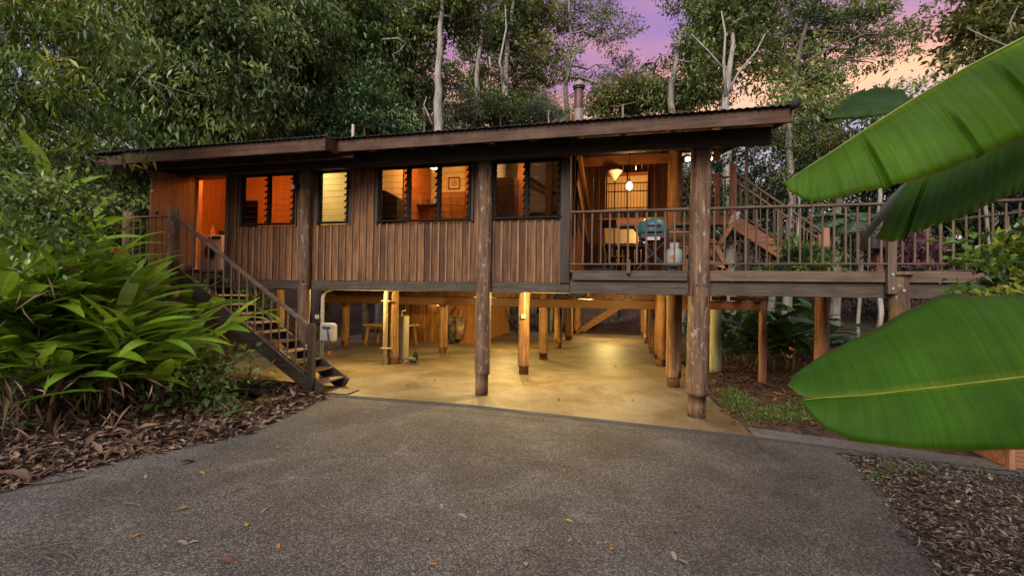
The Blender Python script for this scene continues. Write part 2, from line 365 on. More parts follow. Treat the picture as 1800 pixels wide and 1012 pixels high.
rail_x = wood('weathered brown rail', (.05, .032, .022), (.13, .086, .06), 'X', stain=(.04, .03, .025), stain_amt=.5, vary=.15)
rail_y = wood('weathered brown cross rail', (.05, .032, .022), (.13, .086, .06), 'Y', stain=(.04, .03, .025), stain_amt=.5, vary=.15)
rail_z = wood('weathered brown baluster', (.06, .04, .028), (.15, .10, .07), 'Z', stain=(.05, .04, .03), stain_amt=.4, vary=.2, grain=40)
tread_y = wood('worn tread', (.08, .052, .034), (.20, .13, .088), 'Y', stain=(.06, .05, .04), stain_amt=.45, vary=.2)
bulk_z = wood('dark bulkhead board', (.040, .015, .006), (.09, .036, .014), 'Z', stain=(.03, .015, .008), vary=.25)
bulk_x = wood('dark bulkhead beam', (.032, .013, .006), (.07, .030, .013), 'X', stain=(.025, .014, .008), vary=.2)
deck_x = wood('grey deck board', (.08, .058, .042), (.17, .125, .095), 'X', vary=.25)
red_x = wood('red brown stair timber', (.14, .055, .03), (.32, .145, .075), 'X', stain=(.04, .03, .02), vary=.15)
red_z = wood('red brown post timber', (.12, .052, .032), (.28, .135, .078), 'Z', stain=(.04, .03, .02), vary=.2)
log_grey = logmat('weathered grey brown log', (.055, .031, .018), (.20, .122, .072), (.34, .27, .20), .65)
log_gold = logmat('pale round pole', (.11, .052, .022), (.25, .135, .058), (.30, .19, .10), .3)
log_green = logmat('greenish treated pole', (.17, .17, .11), (.34, .34, .23), (.4, .4, .32), .3)
bark = logmat('grey bark', (.10, .085, .068), (.30, .27, .225), (.42, .40, .36), .5)
bark_pale = logmat('pale bark', (.19, .17, .14), (.38, .355, .31), (.48, .46, .42), .6)
bark_dark = logmat('dark bark', (.05, .042, .034), (.14, .115, .09), (.22, .2, .17), .4)
black_metal = plain('black window aluminium', (.006, .006, .006), .6, spec=.12)
dark_iron = plain('dark iron', (.03, .028, .026), .5, .6)
steel = plain('galvanised steel', (.45, .45, .44), .4, .9)
white_plastic = plain('white plastic', (.27, .25, .215), .5, noise=.1)
white_enamel = plain('white enamel', (.75, .74, .72), .25, noise=.03)
pvc = plain('cream pvc pipe', (.36, .30, .21), .4, noise=.15)
beige_enamel = plain('grey beige enamel', (.16, .135, .105), .5, noise=.12, scale=3)
cream_wall = plain('cream plaster', (.72, .64, .46), .7, noise=.04)
white_wall = plain('pale plaster', (.6, .57, .52), .7, noise=.04)
timber_wall = wood('interior timber', (.36, .125, .036), (.56, .225, .07), 'Z', vary=.2, stain=(.2, .08, .03), stain_amt=.3)
dark_cab = wood('dark cabinet timber', (.07, .03, .02), (.15, .07, .04), 'Z', vary=.1)
teal = plain('teal enamel', (.04, .12, .125), .35, noise=.05)
charcoal = plain('charcoal plastic', (.025, .025, .027), .5)
flue_red = plain('rusty red flue', (.10, .03, .032), .5, noise=.35, scale=5)
flue_pale = plain('pale flue', (.20, .165, .14), .5, noise=.2, scale=6)
rubber = plain('black rubber', (.02, .02, .02), .7)
glass = glassmat('clear louvre glass', (.90, .91, .88)); glass_edge = plain('louvre glass edge', (.05, .055, .045), .3)
glass_dark = glassmat('dark glass', (.25, .25, .25), .3)
roof_mat = concrete('old roof sheet', [(.3, (.014, .013, .012)), (.7, (.05, .047, .04))], 22, (.35, .4, .25), .7, .3)
drive_mat = concrete('exposed aggregate concrete', [(.22, (.016, .014, .0125)), (.45, (.053, .0475, .0445)), (.6, (.084, .076, .071)), (.8, (.225, .208, .196))], 105, (.52, .49, .46), .85, .9, light=(.22, .21, .20))
slab_mat = concrete('smooth worn slab', [(.2, (.115, .088, .056)), (.8, (.185, .15, .098))], 30, (.5, .4, .28), .95, .12, rough=.6)
path_mat = concrete('grey path concrete', [(.2, (.07, .062, .053)), (.8, (.15, .135, .118))], 40, (.55, .5, .46), .7, .4)
soil_mat = concrete('dark forest soil', [(.2, (.02, .012, .008)), (.8, (.075, .045, .028))], 14, (.5, .45, .4), .7, .9, rough=.95)
# ------------------------------------------------------------------ terrain, paving
def smooth(a, b, x):
    k = min(max((x-a)/(b-a), 0), 1); return k*k*(3-2*k)
LEFT_EDGE = [(-5.6, -14), (-5.5, 0), (-5.30, 3.2), (-5.05, 4.0), (-4.75, 4.9), (-4.90, 5.7), (-5.15, 6.7), (-5.3, 7.5)]
RIGHT_EDGE = [(1.2, -14), (1.6, 0), (2.05, 3.2), (2.45, 4.7), (2.72, 5.7), (2.91, 7.08), (2.95, 7.3)]
def interp(E, y):
    for (x0, y0), (x1, y1) in zip(E, E[1:]):
        if y0 <= y <= y1: return x0 + (x1-x0)*(y-y0)/(y1-y0)
    return E[0][0] if y < E[0][1] else E[-1][0]
def slab_left(y): return -9.6 - .9*smooth(8.4, 10, y) - 1.0*smooth(10, 12, y)
def slab_right(y): return 1.92 - .22*smooth(8, 10, y)
def paved(x, y):
    """signed distance, roughly: negative on driveway, slab or path"""
    if y < 7.45: d = max(interp(LEFT_EDGE, y)-x, x-interp(RIGHT_EDGE, y))
    else: d = 9
    if 7.3 < y < 23.4: d = min(d, max((slab_left(y) if y > 8.6 else -5.6-(y-7.3)*1.2)-x, x-slab_right(y)))
    if 1.5 < x < 6.2 and 6.6 < y < 8.1: d = min(d, max(7.3-.10*max(0, x-2)-y, y-(8.05-.13*max(0, x-2))))
    return d
POND = (-6.75, 6.25)
def terrain(x, y):
    p = paved(x, y)
    base = gz(x, y)
    if p < 0: return base - .07
    z = base - .05 + .10*smooth(0, .5, p)
    # left bank behind the ginger, forest floor climbing behind the house, gully beyond the deck
    z += .42*smooth(-5.6, -8.5, x)*smooth(8.2, 6.2, y)*smooth(-2, 3.5, y)
    z += .34*max(0, -11.2-x)*smooth(6, 11, y) + .16*max(0, -9-x)*smooth(9, 5, y)
    z += .30*max(0, y-24.2) if x < 3 else .10*max(0, y-24.2)
    z += .10*smooth(3, 7, x)*smooth(9, 16, y)*max(0, y-9)*.5
    pd = math.hypot((x-POND[0])/1.0, (y-POND[1])/.8)
    z = z*(smooth(.75, 1.25, pd)) + (-.06)*(1-smooth(.75, 1.25, pd))
    z += .05*math.sin(x*2.3+y*1.1)*math.sin(y*1.7-x*.6)*smooth(.3, 1.5, p)
    return z
def ground_sheet():
    xs = list(np.arange(-13, 7.01, .22)); ys = list(np.arange(-4, 25.01, .22))
    xs = [-90, -60, -42, -32, -26, -22, -19, -17, -15, -14] + xs + [8, 9, 10.5, 12.5, 15, 19, 25, 34, 50, 80]
    ys = [-40, -22, -12, -7] + ys + [26, 27.5, 29.5, 32, 36, 42, 50, 62, 80, 110]
    V = [(x, y, min(terrain(x, y), 14)) for y in ys for x in xs]; n = len(xs)
    Fc = [(j*n+i, j*n+i+1, (j+1)*n+i+1, (j+1)*n+i) for j in range(len(ys)-1) for i in range(n-1)]
    return structure(npmesh('ground', V, Fc, soil_mat, smooth=True))
ground_sheet()
def sheet(name, rows, mat, thick=.07):
    """paving laid as a strip of left/right pairs, with an edge going down into the soil"""
    m = MB(); n = 14
    for x0, x1, y in rows:
        for i in range(n+1):
            x = x0+(x1-x0)*i/n; m.v.append((x, y, gz(x, y)))
    k = len(rows); w = n+1
    m.f += [(j*w+i, j*w+i+1, (j+1)*w+i+1, (j+1)*w+i) for j in range(k-1) for i in range(n)]
    ring = [i for i in range(w)] + [j*w+n for j in range(1, k)] + [(k-1)*w+i for i in range(n-1, -1, -1)] + [j*w for j in range(k-2, 0, -1)]
    o = len(m.v); m.v += [(m.v[i][0], m.v[i][1], m.v[i][2]-thick) for i in ring]
    m.f += [(ring[a], o+a, o+(a+1) % len(ring), ring[(a+1) % len(ring)]) for a in range(len(ring))]
    return m.build(name, mat)
_r = random.Random(3)
rows = [(interp(LEFT_EDGE, y)+_r.uniform(-.03, .03), interp(RIGHT_EDGE, y)+_r.uniform(-.012, .012), y) for y in list(np.arange(-14, 7.0, .25))]
rows += [(-5.2, 2.86, 7.1), (-5.25, 2.9, 7.335)]
structure(sheet('driveway', rows, drive_mat))
rows = [(-5.3, slab_right(7.45)+.01, 7.475), (-5.65, slab_right(7.7), 7.75), (-6.2, slab_right(8.1), 8.2), (-9.6, slab_right(8.6), 8.65)]
rows += [(slab_left(y), slab_right(y), y) for y in np.arange(8.9, 23.5, .3)]
structure(sheet('concrete_slab', rows, slab_mat))
m = MB()
rows = []
for i in range(22):
    x = 1.95 + i*.2
    rows.append((x, 7.47-.10*max(0, x-2), 8.03-.13*max(0, x-2)))
V = []
for x, y0, y1 in rows: V += [(x, y0, gz(x, y0)+.004), (x, y1, gz(x, y1)+.004), (x, y1, gz(x, y1)-.08), (x, y0, gz(x, y0)-.08)]
m.v = V; m.f = [(i*4+a, i*4+4+a, i*4+4+(a+1) % 4, i*4+(a+1) % 4) for i in range(21) for a in range(4)] + [(0, 1, 2, 3), (84, 87, 86, 85)]
structure(m.build('footpath', path_mat))

def joint(name, pts, w, seed):
    q = random.Random(seed); L = [on_ground(*p) for p in pts]; V = []
    L2 = []
    for a, b in zip(L, L[1:]): L2 += [a.lerp(b, k/14) for k in range(14)]
    L2.append(L[-1]); n = len(L2)
    for i, p in enumerate(L2):
        t_ = (L2[min(i+1, n-1)]-L2[max(i-1, 0)]).normalized(); s_ = Vector((-t_.y, t_.x, 0))
        p = p + s_*q.gauss(0, .006); ww = w*q.uniform(.4, 1.3)
        for sg in (-1, 1):
            e = p+s_*sg*ww*.5; V.append((e.x, e.y, gz(e.x, e.y)+.004))
    return structure(npmesh(name, V, [(2*i, 2*i+2, 2*i+3, 2*i+1) for i in range(n-1)], soil_mat))
joint('driveway_joint', [(590, 706), (700, 716), (900, 733), (1060, 752), (1250, 778)], .014, 1)
joint('driveway_crack', [(1313, 756), (1326, 774), (1346, 796), (1362, 800)], .016, 2)
joint('driveway_crack', [(0, 857), (60, 853), (120, 843), (150, 837)], .05, 3)
# trench drain with its grate
drain = thing('trench_drain', 'long narrow drain with black slotted grate crossing between driveway and slab', 'drain', (0, 7.4, -.05))
def drain_y(x): return 7.405 - .10*max(0, x-2.2)
m = MB(); g = MB()
xs = list(np.arange(-5.0, 6.01, .25))
for a, b in zip(xs, xs[1:]):
    for off in (-.05, .05):
        m.beam((a, drain_y(a)+off, gz(a, drain_y(a))-.005), (b, drain_y(b)+off, gz(b, drain_y(b))-.005), .012, .045)
    m.beam((a, drain_y(a), gz(a, drain_y(a))-.06), (b, drain_y(b), gz(b, drain_y(b))-.06), .12, .01)
m.build('drain_channel', plain('drain edge', (.05, .045, .04), .6), drain)
x = -4.98
while x < 6.0:
    g.box((x, drain_y(x), gz(x, drain_y(x))-.004), (.011, .09, .018)); x += .032
stuff(g.build('grate_bars', plain('weathered grate', (.025, .022, .019), .6, .2), drain))

# ------------------------------------------------------------------ the house
house = thing('timber_house', 'long brown timber house raised on log posts with louvre windows lit from inside', 'house', (-4, 8.4, 0))
YW = 8.45                     # cladding face
WX0, WX1 = -8.52, -1.12       # clad front wall
ZB, ZS, ZH, ZT = 2.13, 3.30, 4.43, 4.62
WIN = [(-8.19, -6.84, [-7.50]), (-6.24, -5.54, []), (-4.85, -2.88, [-4.19, -3.54]), (-2.42, -1.10, [-1.77])]
def boards(name, mat, n, x0, x1, spans, y, depth, wfrac, jit):
    p = (x1-x0)/n
    for i in range(n):
        cx = x0+p*(i+.5)
        for z0, z1 in spans(cx, p):
            w = p*wfrac
            mb = MB().box((cx, y+_r.uniform(-jit, jit), (z0+z1)/2+_r.uniform(-.004, .004)), (w, depth, z1-z0), .003)
            mb.build(name, mat, house)
def span(cx, p):
    for a, b, _ in WIN:
        if a-.02 < cx < b+.02: return [(ZB, ZS), (ZH+.02, ZT)]
    return [(ZB, ZT)]
NB = 46; PB = (WX1-WX0)/NB
boards('cladding_board', clad_z, NB, WX0, WX1, span, YW+.012, .022, .985, .002)
for i in range(NB+1):                                   # cover battens over every joint
    cx = WX0+PB*i
    for z0, z1 in span(cx, PB):
        if any(a-.03 < cx < b+.03 for a, b, _ in WIN) and z0 > 4: continue
        MB().box((cx, YW-.014, (z0+z1)/2), (.034+_r.uniform(-.004, .006), .028, z1-z0), .004).build('cover_batten', batten_z, house)
MB().box((-1.035, YW-.03, 3.26), (.17, .08, 2.28), .006).build('corner_board', beam_z, house)
MB().box((-8.56, YW-.02, 3.40), (.09, .10, 2.5), .006).build('corner_board', beam_z, house)
# inner lining behind the boards
for a, b in [(WX0, -8.2), (-6.83, -6.25), (-5.53, -4.86), (-2.87, -2.43), (-1.09, -.96)]:
    MB().box(((a+b)/2, YW+.05, 3.4), (b-a, .04, 2.5)).build('wall_lining', timber_wall, house)
for a, b, _ in WIN:
    MB().box(((a+b)/2, YW+.05, 2.71), (b-a-.01, .04, 1.16)).build('wall_lining', timber_wall, house)
    MB().box(((a+b)/2, YW+.05, 4.545), (b-a-.01, .04, .19)).build('wall_lining', timber_wall, house)
# louvre windows: frame > glass blades, galleries
def louvre_window(a, b, mull, z0, z1, y, parent, tilt, blades=8):
    fr = MB(); t = .035
    fr.box(((a+b)/2, y, z1-t/2), (b-a, .09, t), .004); fr.box(((a+b)/2, y-.012, z0+t/2), (b-a+.03, .12, t), .004)
    xs = [a+t/2] + list(mull) + [b-t/2]
    for i, x in enumerate(xs): fr.box((x, y, (z0+z1)/2), (t if i in (0, len(xs)-1) else .055, .088, z1-z0-2*t), .003)
    w = fr.build('louvre_window', black_metal, parent)
    for i, (x0, x1) in enumerate(zip(xs, xs[1:])):
        l = x0+(t/2 if i == 0 else .0275); r = x1-(t/2 if i == len(xs)-2 else .0275)
        pitch = (z1-z0-2*t)/blades
        for side, xx in ((1, l+.008), (-1, r-.008)):
            gal = MB()
            gal.box((xx, y, (z0+z1)/2), (.014, .05, z1-z0-2*t-.004))
            for k in range(blades):
                zc = z0+t+pitch*(k+.5); tl = tilt[i] if k >= 2 else tilt[i]*.7
                R = Matrix.Rotation(-tl, 3, 'X')
                gal.box((xx+side*.012, y-.02, zc), (.02, .016, pitch*.75), 0, R)
                gal.box((xx+side*.02, y-.055, zc-pitch*.3), (.026, .045, .02), 0, R)
            gal.build('louvre_gallery', black_metal, w)
        for k in range(blades):
            zc = z0+t+pitch*(k+.5)
            R = Matrix.Rotation(-(tilt[i]+_r.uniform(-.04, .04)), 3, 'X')
            MB().box(((l+r)/2, y-.015, zc), (r-l-.04, .008, pitch*1.12), 0, R).build('glass_blade', glass, w)
            bl = w.children[-1] if False else C.objects[-1]; bl.data.materials.append(glass_edge)
            for pf in bl.data.polygons:
                if pf.area < .012: pf.material_index = 1
for (a, b, mu), ti in zip(WIN, ([.5, .45], [.3], [.45, .5, .48], [.55, .5])):
    louvre_window(a, b, mu, 3.325, 4.43, YW-.005, house, ti)
    for xx in (a-.04, b+.04): MB().box((xx, YW-.035, 3.88), (.05, .03, 1.16), .004).build('window_trim', beam_z, house)

# log posts
def log(name, x, y, z0, z1, r, mat, parent, seed, sleeve=.32, lean=(0, 0)):
    q = random.Random(seed); n = 18; k = max(6, int((z1-z0)/.22)); pts = []; rad = []
    lob = [(q.uniform(0, 6.28), q.randint(1, 4), q.uniform(.01, .035)) for _ in range(4)]
    for i in range(k+1):
        f = i/k; z = z0+(z1-z0)*f
        pts.append((x+lean[0]*f+q.uniform(-.006, .006), y+lean[1]*f+q.uniform(-.006, .006), z))
        base = r*(1.04-.10*f)
        if sleeve and z < z0+sleeve: base *= .83
        rad.append([base*(1+sum(a*math.sin(m_*2*math.pi*j/n+ph+f*3) for ph, m_, a in lob)+q.uniform(-.012, .012)) for j in range(n)])
        if sleeve and z < z0+sleeve <= z+(z1-z0)/k:      # the step where the pole sits on its stub
            zz = z0+sleeve
            pts.append((pts[-1][0], pts[-1][1], zz)); rad.append([a for a in rad[-1]])
            pts.append((pts[-1][0], pts[-1][1], zz+.012)); rad.append([a/.83*(1+q.uniform(-.03, .03)) for a in rad[-1]])
    return MB().tube(pts, rad, n).build(name, mat, parent, smooth=True)
log('log_post', -6.52, 8.36, gz(-6.5, 8.4)-.02, 4.55, .125, log_grey, house, 1)
log('log_post', -2.57, 8.36, -.02, 4.5, .142, log_grey, house, 2, .40)
log('log_post', 1.25, 8.38, -.16, 4.62, .172, log_grey, house, 3, .40, (.05, 0))
GRID = [(-9.35, 11.0, 2.14, .13), (-5.92, 11.15, 2.14, .135), (-2.28, 10.8, 2.14, .135), (1.09, 10.5, 5.25, .155),
        (-9.5, 14.4, 1.80, .14), (-5.55, 13.75, 2.14, .135), (-2.25, 13.4, 2.14, .13), (1.06, 13.25, 5.85, .165),
        (-2.2, 16.3, 1.78, .15), (1.03, 16.1, 1.78, .15), (-2.17, 19.4, 1.78, .15), (1.04, 19.5, 1.78, .15),
        (-2.2, 23.0, 1.78, .16), (1.03, 23.05, 1.78, .16)]
for i, (x, y, z1, r) in enumerate(GRID):
    log('log_post', x, y, gz(x, y)-.02, z1, r, log_gold, house, 20+i, .2)
for px, pz in ((-2.57, 2.1), (1.27, 2.1), (-6.52, 2.1)):          # bolt heads on the posts
    for dx in (-.06, .06):
        MB().tube([(px+dx, 8.225 if px < 0 else 8.2, pz), (px+dx, 8.30, pz)], .018, 8).build('bolt', dark_iron, house)
# floor beams and joists
MB().box((-4.75, 8.47, 2.035), (7.6, .1, .185), .008).build('floor_beam', beam_x, house)
MB().box((-3.8, 8.545, 2.17), (9.4, .03, .34)).build('light_stop_board', bulk_x, house)  # unseen board added to stop lamp light leaking over the floor beam
for i in range(20):
    x = -8.4+i*.5
    MB().box((x, 10.93, 2.2), (.05, 4.7, .2)).build('floor_joist', beam_y, house)
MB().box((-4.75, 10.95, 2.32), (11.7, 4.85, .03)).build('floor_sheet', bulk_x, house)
for y in (10.85,): MB().box((-4.15, y, 2.02), (10.5, .12, .16)).build('floor_beam', beam_x, house)
# rear beam with its boarded bulkhead, the lower ceiling behind it
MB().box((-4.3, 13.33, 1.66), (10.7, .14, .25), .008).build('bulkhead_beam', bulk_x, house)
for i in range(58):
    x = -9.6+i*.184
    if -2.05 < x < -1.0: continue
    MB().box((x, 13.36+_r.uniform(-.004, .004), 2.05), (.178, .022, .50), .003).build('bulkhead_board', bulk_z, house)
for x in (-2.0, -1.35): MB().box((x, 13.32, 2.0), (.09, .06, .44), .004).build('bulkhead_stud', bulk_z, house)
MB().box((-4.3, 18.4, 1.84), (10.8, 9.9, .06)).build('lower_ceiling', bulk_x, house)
for i in range(14):
    MB().box((-9.3+i*.8, 18.4, 1.75), (.06, 9.7, .12)).build('lower_joist', cedar_y, house)
# upper plate beam, fascia, rafters, roof sheets
MB().box((-3.95, 8.14, 4.52), (12.5, .14, .27), .008).build('eave_beam', beam_x, house)
RS = .20
def roofz(y): return 4.735 + RS*(y-7.5)
MB().box((-1.43, 7.53, 4.625), (7.62, .05, .245), .006).build('fascia_board', fascia_x, house)
MB().box((-7.55, 7.18, 4.545), (4.7, .05, .235), .006).build('fascia_board', fascia_x, house)
MB().box((-10.42, 7.16, 4.50), (1.05, .05, .20), .006).build('fascia_board', fascia_x, house)
MB().box((-5.23, 7.36, 4.585), (.06, .42, .235), .005).build('fascia_return', fascia_x, house)
MB().box((-7.9, 7.66, 4.50), (5.9, .06, .15), .006).build('eave_plate', fascia_x, house)
for i in range(17):
    x = -10.4+i*.8
    y0 = 7.21 if x < -5.3 else 7.56
    MB().beam((x, y0, roofz(y0)-.12), (x, 13.9, roofz(13.9)-.12), .05, .16).build('rafter', cedar_y, house)
MB().beam((2.36, 7.56, roofz(7.56)-.11), (2.36, 13.9, roofz(13.9)-.11), .05, .22, .005).build('barge_board', fascia_x, house)
def roof_sheet(x0, x1, y0, y1):
    n = int((x1-x0)/.022); V = []; q = random.Random(5)
    ys = [y0, y0+.04, y0+.5, y1]
    for y in ys:
        for i in range(n+1):
            x = x0+(x1-x0)*i/n
            V.append((x, y+(q.uniform(-.012, .012) if y < y0+.1 else 0), roofz(y)+.02+.009*math.sin(2*math.pi*x/.11)))
    k = len(ys); w = n+1; V += [(x, y, z-.012) for x, y, z in V]; o = k*w
    Fc = [(j*w+i, j*w+i+1, (j+1)*w+i+1, (j+1)*w+i) for j in range(k-1) for i in range(n)]
    Fc += [(o+j*w+i, o+(j+1)*w+i, o+(j+1)*w+i+1, o+j*w+i+1) for j in range(k-1) for i in range(n)]
    Fc += [(i+1, i, o+i, o+i+1) for i in range(n)]
    return npmesh('roof_sheet', V, Fc, roof_mat, house, origin=((x0+x1)/2, y0, roofz(y0)))
roof_sheet(-10.95, -5.2, 7.10, 14.0); roof_sheet(-5.2, 2.4, 7.44, 14.0)
MB().tube([(2.43, 7.40, roofz(7.4)+.02), (2.43, 14.0, roofz(14.0)+.02)], .062, 12).build('ridge_roll', roof_mat, house, smooth=True)
# mossy twig litter along the roof edge
# house body behind: side and back walls, lower storey shell
for i in range(31):
    y = 8.60+i*.155
    MB().box((-.97, y, 3.85), (.024, .15, 3.0+RS*(y-8.6)*.9), .003).build('side_board', cedar_z, house)
    if i % 2 == 0: MB().box((-.948, y+.077, 3.85), (.022, .03, 3.0+RS*(y-8.6)*.9)).build('side_batten', cedar_z, house)
def wedge(name, x0, x1, y0, y1, mat):
    m = MB(); a, b = roofz(y0)-.2, roofz(y1)-.2
    m.v = [(x, y, z) for x in (x0, x1) for y, z in ((y0, 2.34), (y1, 2.34), (y1, b), (y0, a))]
    m.f = [(0, 1, 2, 3), (7, 6, 5, 4), (0, 4, 5, 1), (1, 5, 6, 2), (2, 6, 7, 3), (3, 7, 4, 0)]
    return m.build(name, mat, house)
def pane(name, x0, x1, y0, y1, z0, z1, mat): return MB().box(((x0+x1)/2, (y0+y1)/2, (z0+z1)/2), (x1-x0, y1-y0, z1-z0)).build(name, mat, house)
# side window of the verandah wall
sw = MB()
for y in (8.72, 9.25): sw.box((-.93, y, 3.85), (.07, .05, 1.5))
sw.box((-.93, 8.985, 4.6), (.07, .58, .05)); sw.box((-.93, 8.985, 3.1), (.07, .58, .05))
swo = sw.build('side_window', black_metal, house)
MB().box((-.935, 8.985, 3.85), (.01, .48, 1.45)).build('window_pane', glass_dark, swo)
for (ya, za, yb, zb) in ((8.65, 4.95, 12.3, 4.05), (8.75, 4.05, 11.6, 3.2)):
    MB().beam((-.87, ya, za), (-.87, yb, zb), .05, .16, .004).build('diagonal_brace', cedar_y, house)
# end and rear walls (shell), partition walls of the lit rooms
wedge('end_wall', -10.58, -10.52, 8.5, 13.2, timber_wall)
pane('rear_wall', -10.5, -.95, 13.22, 13.28, 2.34, 5.85, timber_wall)
pane('laundry_rear_wall', -10.5, -6.8, 10.3, 10.36, 2.34, 5.35, timber_wall)
wedge('partition_wall', -6.78, -6.70, 8.52, 13.2, cream_wall)
wedge('partition_wall', -5.24, -5.16, 8.52, 13.2, cream_wall)
pane('bathroom_rear_wall', -6.70, -5.24, 10.2, 10.26, 2.34, 5.2, cream_wall)
wedge('partition_wall', -2.72, -2.64, 8.9, 13.2, cream_wall)
pane('kitchen_rear_wall', -5.16, -4.15, 11.7, 11.76, 2.34, 5.5, cream_wall)
pane('kitchen_rear_panel', -4.15, -3.42, 11.64, 11.70, 2.34, 5.5, timber_wall)
pane('kitchen_rear_wall', -3.42, -2.72, 11.7, 11.76, 2.34, 5.5, cream_wall)
pane('dining_rear_wall', -2.64, -.98, 12.0, 12.06, 2.34, 5.6, white_wall)
ceil = MB()
ceil.v = [(-10.5, 8.5, roofz(8.5)-.22), (-.98, 8.5, roofz(8.5)-.22), (-.98, 13.2, roofz(13.2)-.22), (-10.5, 13.2, roofz(13.2)-.22)]
ceil.v += [(x, y, z+.02) for x, y, z in ceil.v]; ceil.f = [(0, 3, 2, 1), (4, 5, 6, 7), (0, 1, 5, 4), (1, 2, 6, 5), (2, 3, 7, 6), (3, 0, 4, 7)]
ceil.build('ceiling_lining', cream_wall, house)
# laundry doorway at the wall's end, with the open door
MB().box((-9.40, YW, 3.4), (.08, .10, 2.1), .004).build('door_frame', timber_wall, house)
MB().box((-8.98, YW, 4.43), (.92, .10, .08), .004).build('door_frame', timber_wall, house)
MB().box((-10.02, YW+.02, 3.5), (1.14, .03, 2.3)).build('end_board', clad_z, house)
dl = MB(); hx, hy = -9.42, 8.40; ex, ey = -9.80, 7.66
dl.beam((hx, hy, 3.42), (ex, ey, 3.42), .04, 2.02, .004)
door = dl.build('door', cedar_z, house)
MB().tube([(ex+.05, ey+.09, 3.53), (ex+.16, ey+.04, 3.53)], .018, 8).build('door_handle', black_metal, door)
# lower store room under the rear of the house
for i in range(24):
    x = -9.3+i*.163
    MB().box((x, 16.75+_r.uniform(-.006, .006), .92), (.157, .024, 1.84), .003).build('store_board', cedar_z, house)
    if i % 2: MB().box((x+.082, 16.73, .92), (.03, .024, 1.84)).build('store_batten', cedar_z, house)
for i in range(34):
    y = 16.83+i*.163
    if 17.9 < y < 18.7: continue
    MB().box((-5.47, y, .92), (.024, .157, 1.84), .003).build('store_board', cedar_z, house)
sdm = MB().box((-5.47, 18.3, .9), (.03, .74, 1.78), .004).build('store_door', dark_cab, house)
MB().tube([(-5.43, 18.02, .95), (-5.40, 18.02, .95)], .03, 8).build('door_handle', steel, sdm)
# verandah back wall at the split level, with barred window and low lit opening
ZV = 2.35
def vboard(x, z0, z1): MB().box((x, 13.0+_r.uniform(-.005, .005), (z0+z1)/2), (.158, .024, z1-z0), .003).build('verandah_board', cedar_z, house)
for i in range(13):
    x = -.9+i*.163
    if -.45 < x < .66: vboard(x, 5.33, 5.75); vboard(x, 3.92, 4.22); MB().box((x, 13.0, 2.86), (.15, .024, .98), .003).build('added_dark_panel', dark_cab, house)  # dark low panels are added to cover the bright inner wall below the opening
    else: vboard(x, 2.4, 5.75)
for x in (.74, .86): MB().box((x, 12.965, 4.2), (.05, .05, 3.2)).build('verandah_batten', cedar_z, house)
vw = MB()
for x in (-.46, .10, .655): vw.box((x, 12.98, 4.78), (.04, .05, 1.12))
for z in (4.24, 5.32): vw.box((.1, 12.98, z), (1.15, .05, .04))
vwo = vw.build('barred_window', cedar_z, house)
bars = MB()
for z in (4.34, 4.80, 5.03): bars.box((.1, 13.06, z), (1.1, .02, .025))
for i in range(13): bars.box((-.4+i*.085, 13.06, 4.68), (.012, .012, .72))
bars.build('window_bars', black_metal, vwo)
pane('verandah_inner_wall', -.9, 1.0, 14.6, 14.66, 1.9, 6.0, cream_wall)
pane('verandah_inner_side', -.96, -.92, 13.1, 14.6, 1.9, 6.0, timber_wall)
pane('verandah_inner_side', 1.12, 1.16, 13.1, 14.6, 1.9, 6.0, timber_wall)
pane('verandah_inner_ceiling', -.96, 1.16, 13.1, 14.66, 5.62, 5.66, timber_wall)
MB().box((.5, 10.45, 4.92), (2.9, .08, .2), .006).build('verandah_beam', cedar_x, house)
MB().box((.55, 12.9, 5.6), (3.0, .08, .22), .006).build('verandah_beam', cedar_x, house)
MB().box((2.3, 9.6, 3.75), (.05, .05, 2.75), .005).build('thin_post', rail_z, house)

# ------------------------------------------------------------------ deck with its railing
deck = thing('timber_deck', 'raised timber deck with thin baluster railing running out past the tall log post', 'deck', (2.6, 9, 2.3))
DX0, DX1 = -.93, 7.2
for i in range(32):
    y = 8.45+i*.146
    x1 = DX1 if y < 10.4 else 2.3
    MB().box(((DX0+x1)/2, y, 2.335), (x1-DX0, .138, .03), .003).build('deck_board', deck_x, deck)
MB().box((.1, 8.40, 2.265), (1.98, .045, .175), .005).build('edge_board', beam_x, deck)
MB().box((2.72, 8.40, 2.265), (2.6, .045, .175), .005).build('edge_board', rail_x, deck)
MB().box((5.75, 8.40, 2.265), (2.9, .045, .175), .005).build('edge_board', rail_x, deck)
MB().box((.2, 8.49, 2.05), (2.3, .1, .24), .008).build('deck_beam', beam_x, deck)
MB().box((4.25, 8.49, 2.05), (5.7, .1, .24), .008).build('deck_beam', beam_x, deck)
for i in range(16):
    MB().box((-.8+i*.52, 9.6, 2.24), (.05, 2.1, .16)).build('deck_joist', beam_y, deck)
def railing(parent, p0, p1, h, gap, n, top=(.085, .04), bal=.016, mtop=None, foot=.115, skip=()):
    """top rail, bottom rail and n balusters between two points at floor level"""
    p0, p1 = Vector(p0), Vector(p1); z = Vector((0, 0, 1))
    MB().beam(p0+z*h, p1+z*h, top[0], top[1], .006).build('top_rail', mtop or rail_x, parent)
    MB().beam(p0+z*foot, p1+z*foot, .05, .028, .003).build('bottom_rail', mtop or rail_x, parent)
    for i in range(n):
        f = (i+.5)/n
        if i in skip: continue
        q = p0.lerp(p1, f)
        MB().tube([q+z*foot+z*.014, q+z*(h-top[1]/2)], bal*(1+_r.uniform(-.1, .15)), 8).build('baluster', rail_z, parent)
RH = 1.055
railing(deck, (-.93, 8.33, ZV), (1.10, 8.33, ZV), RH, 0, 13)
railing(deck, (1.42, 8.33, ZV), (4.02, 8.33, ZV), RH, 0, 16)
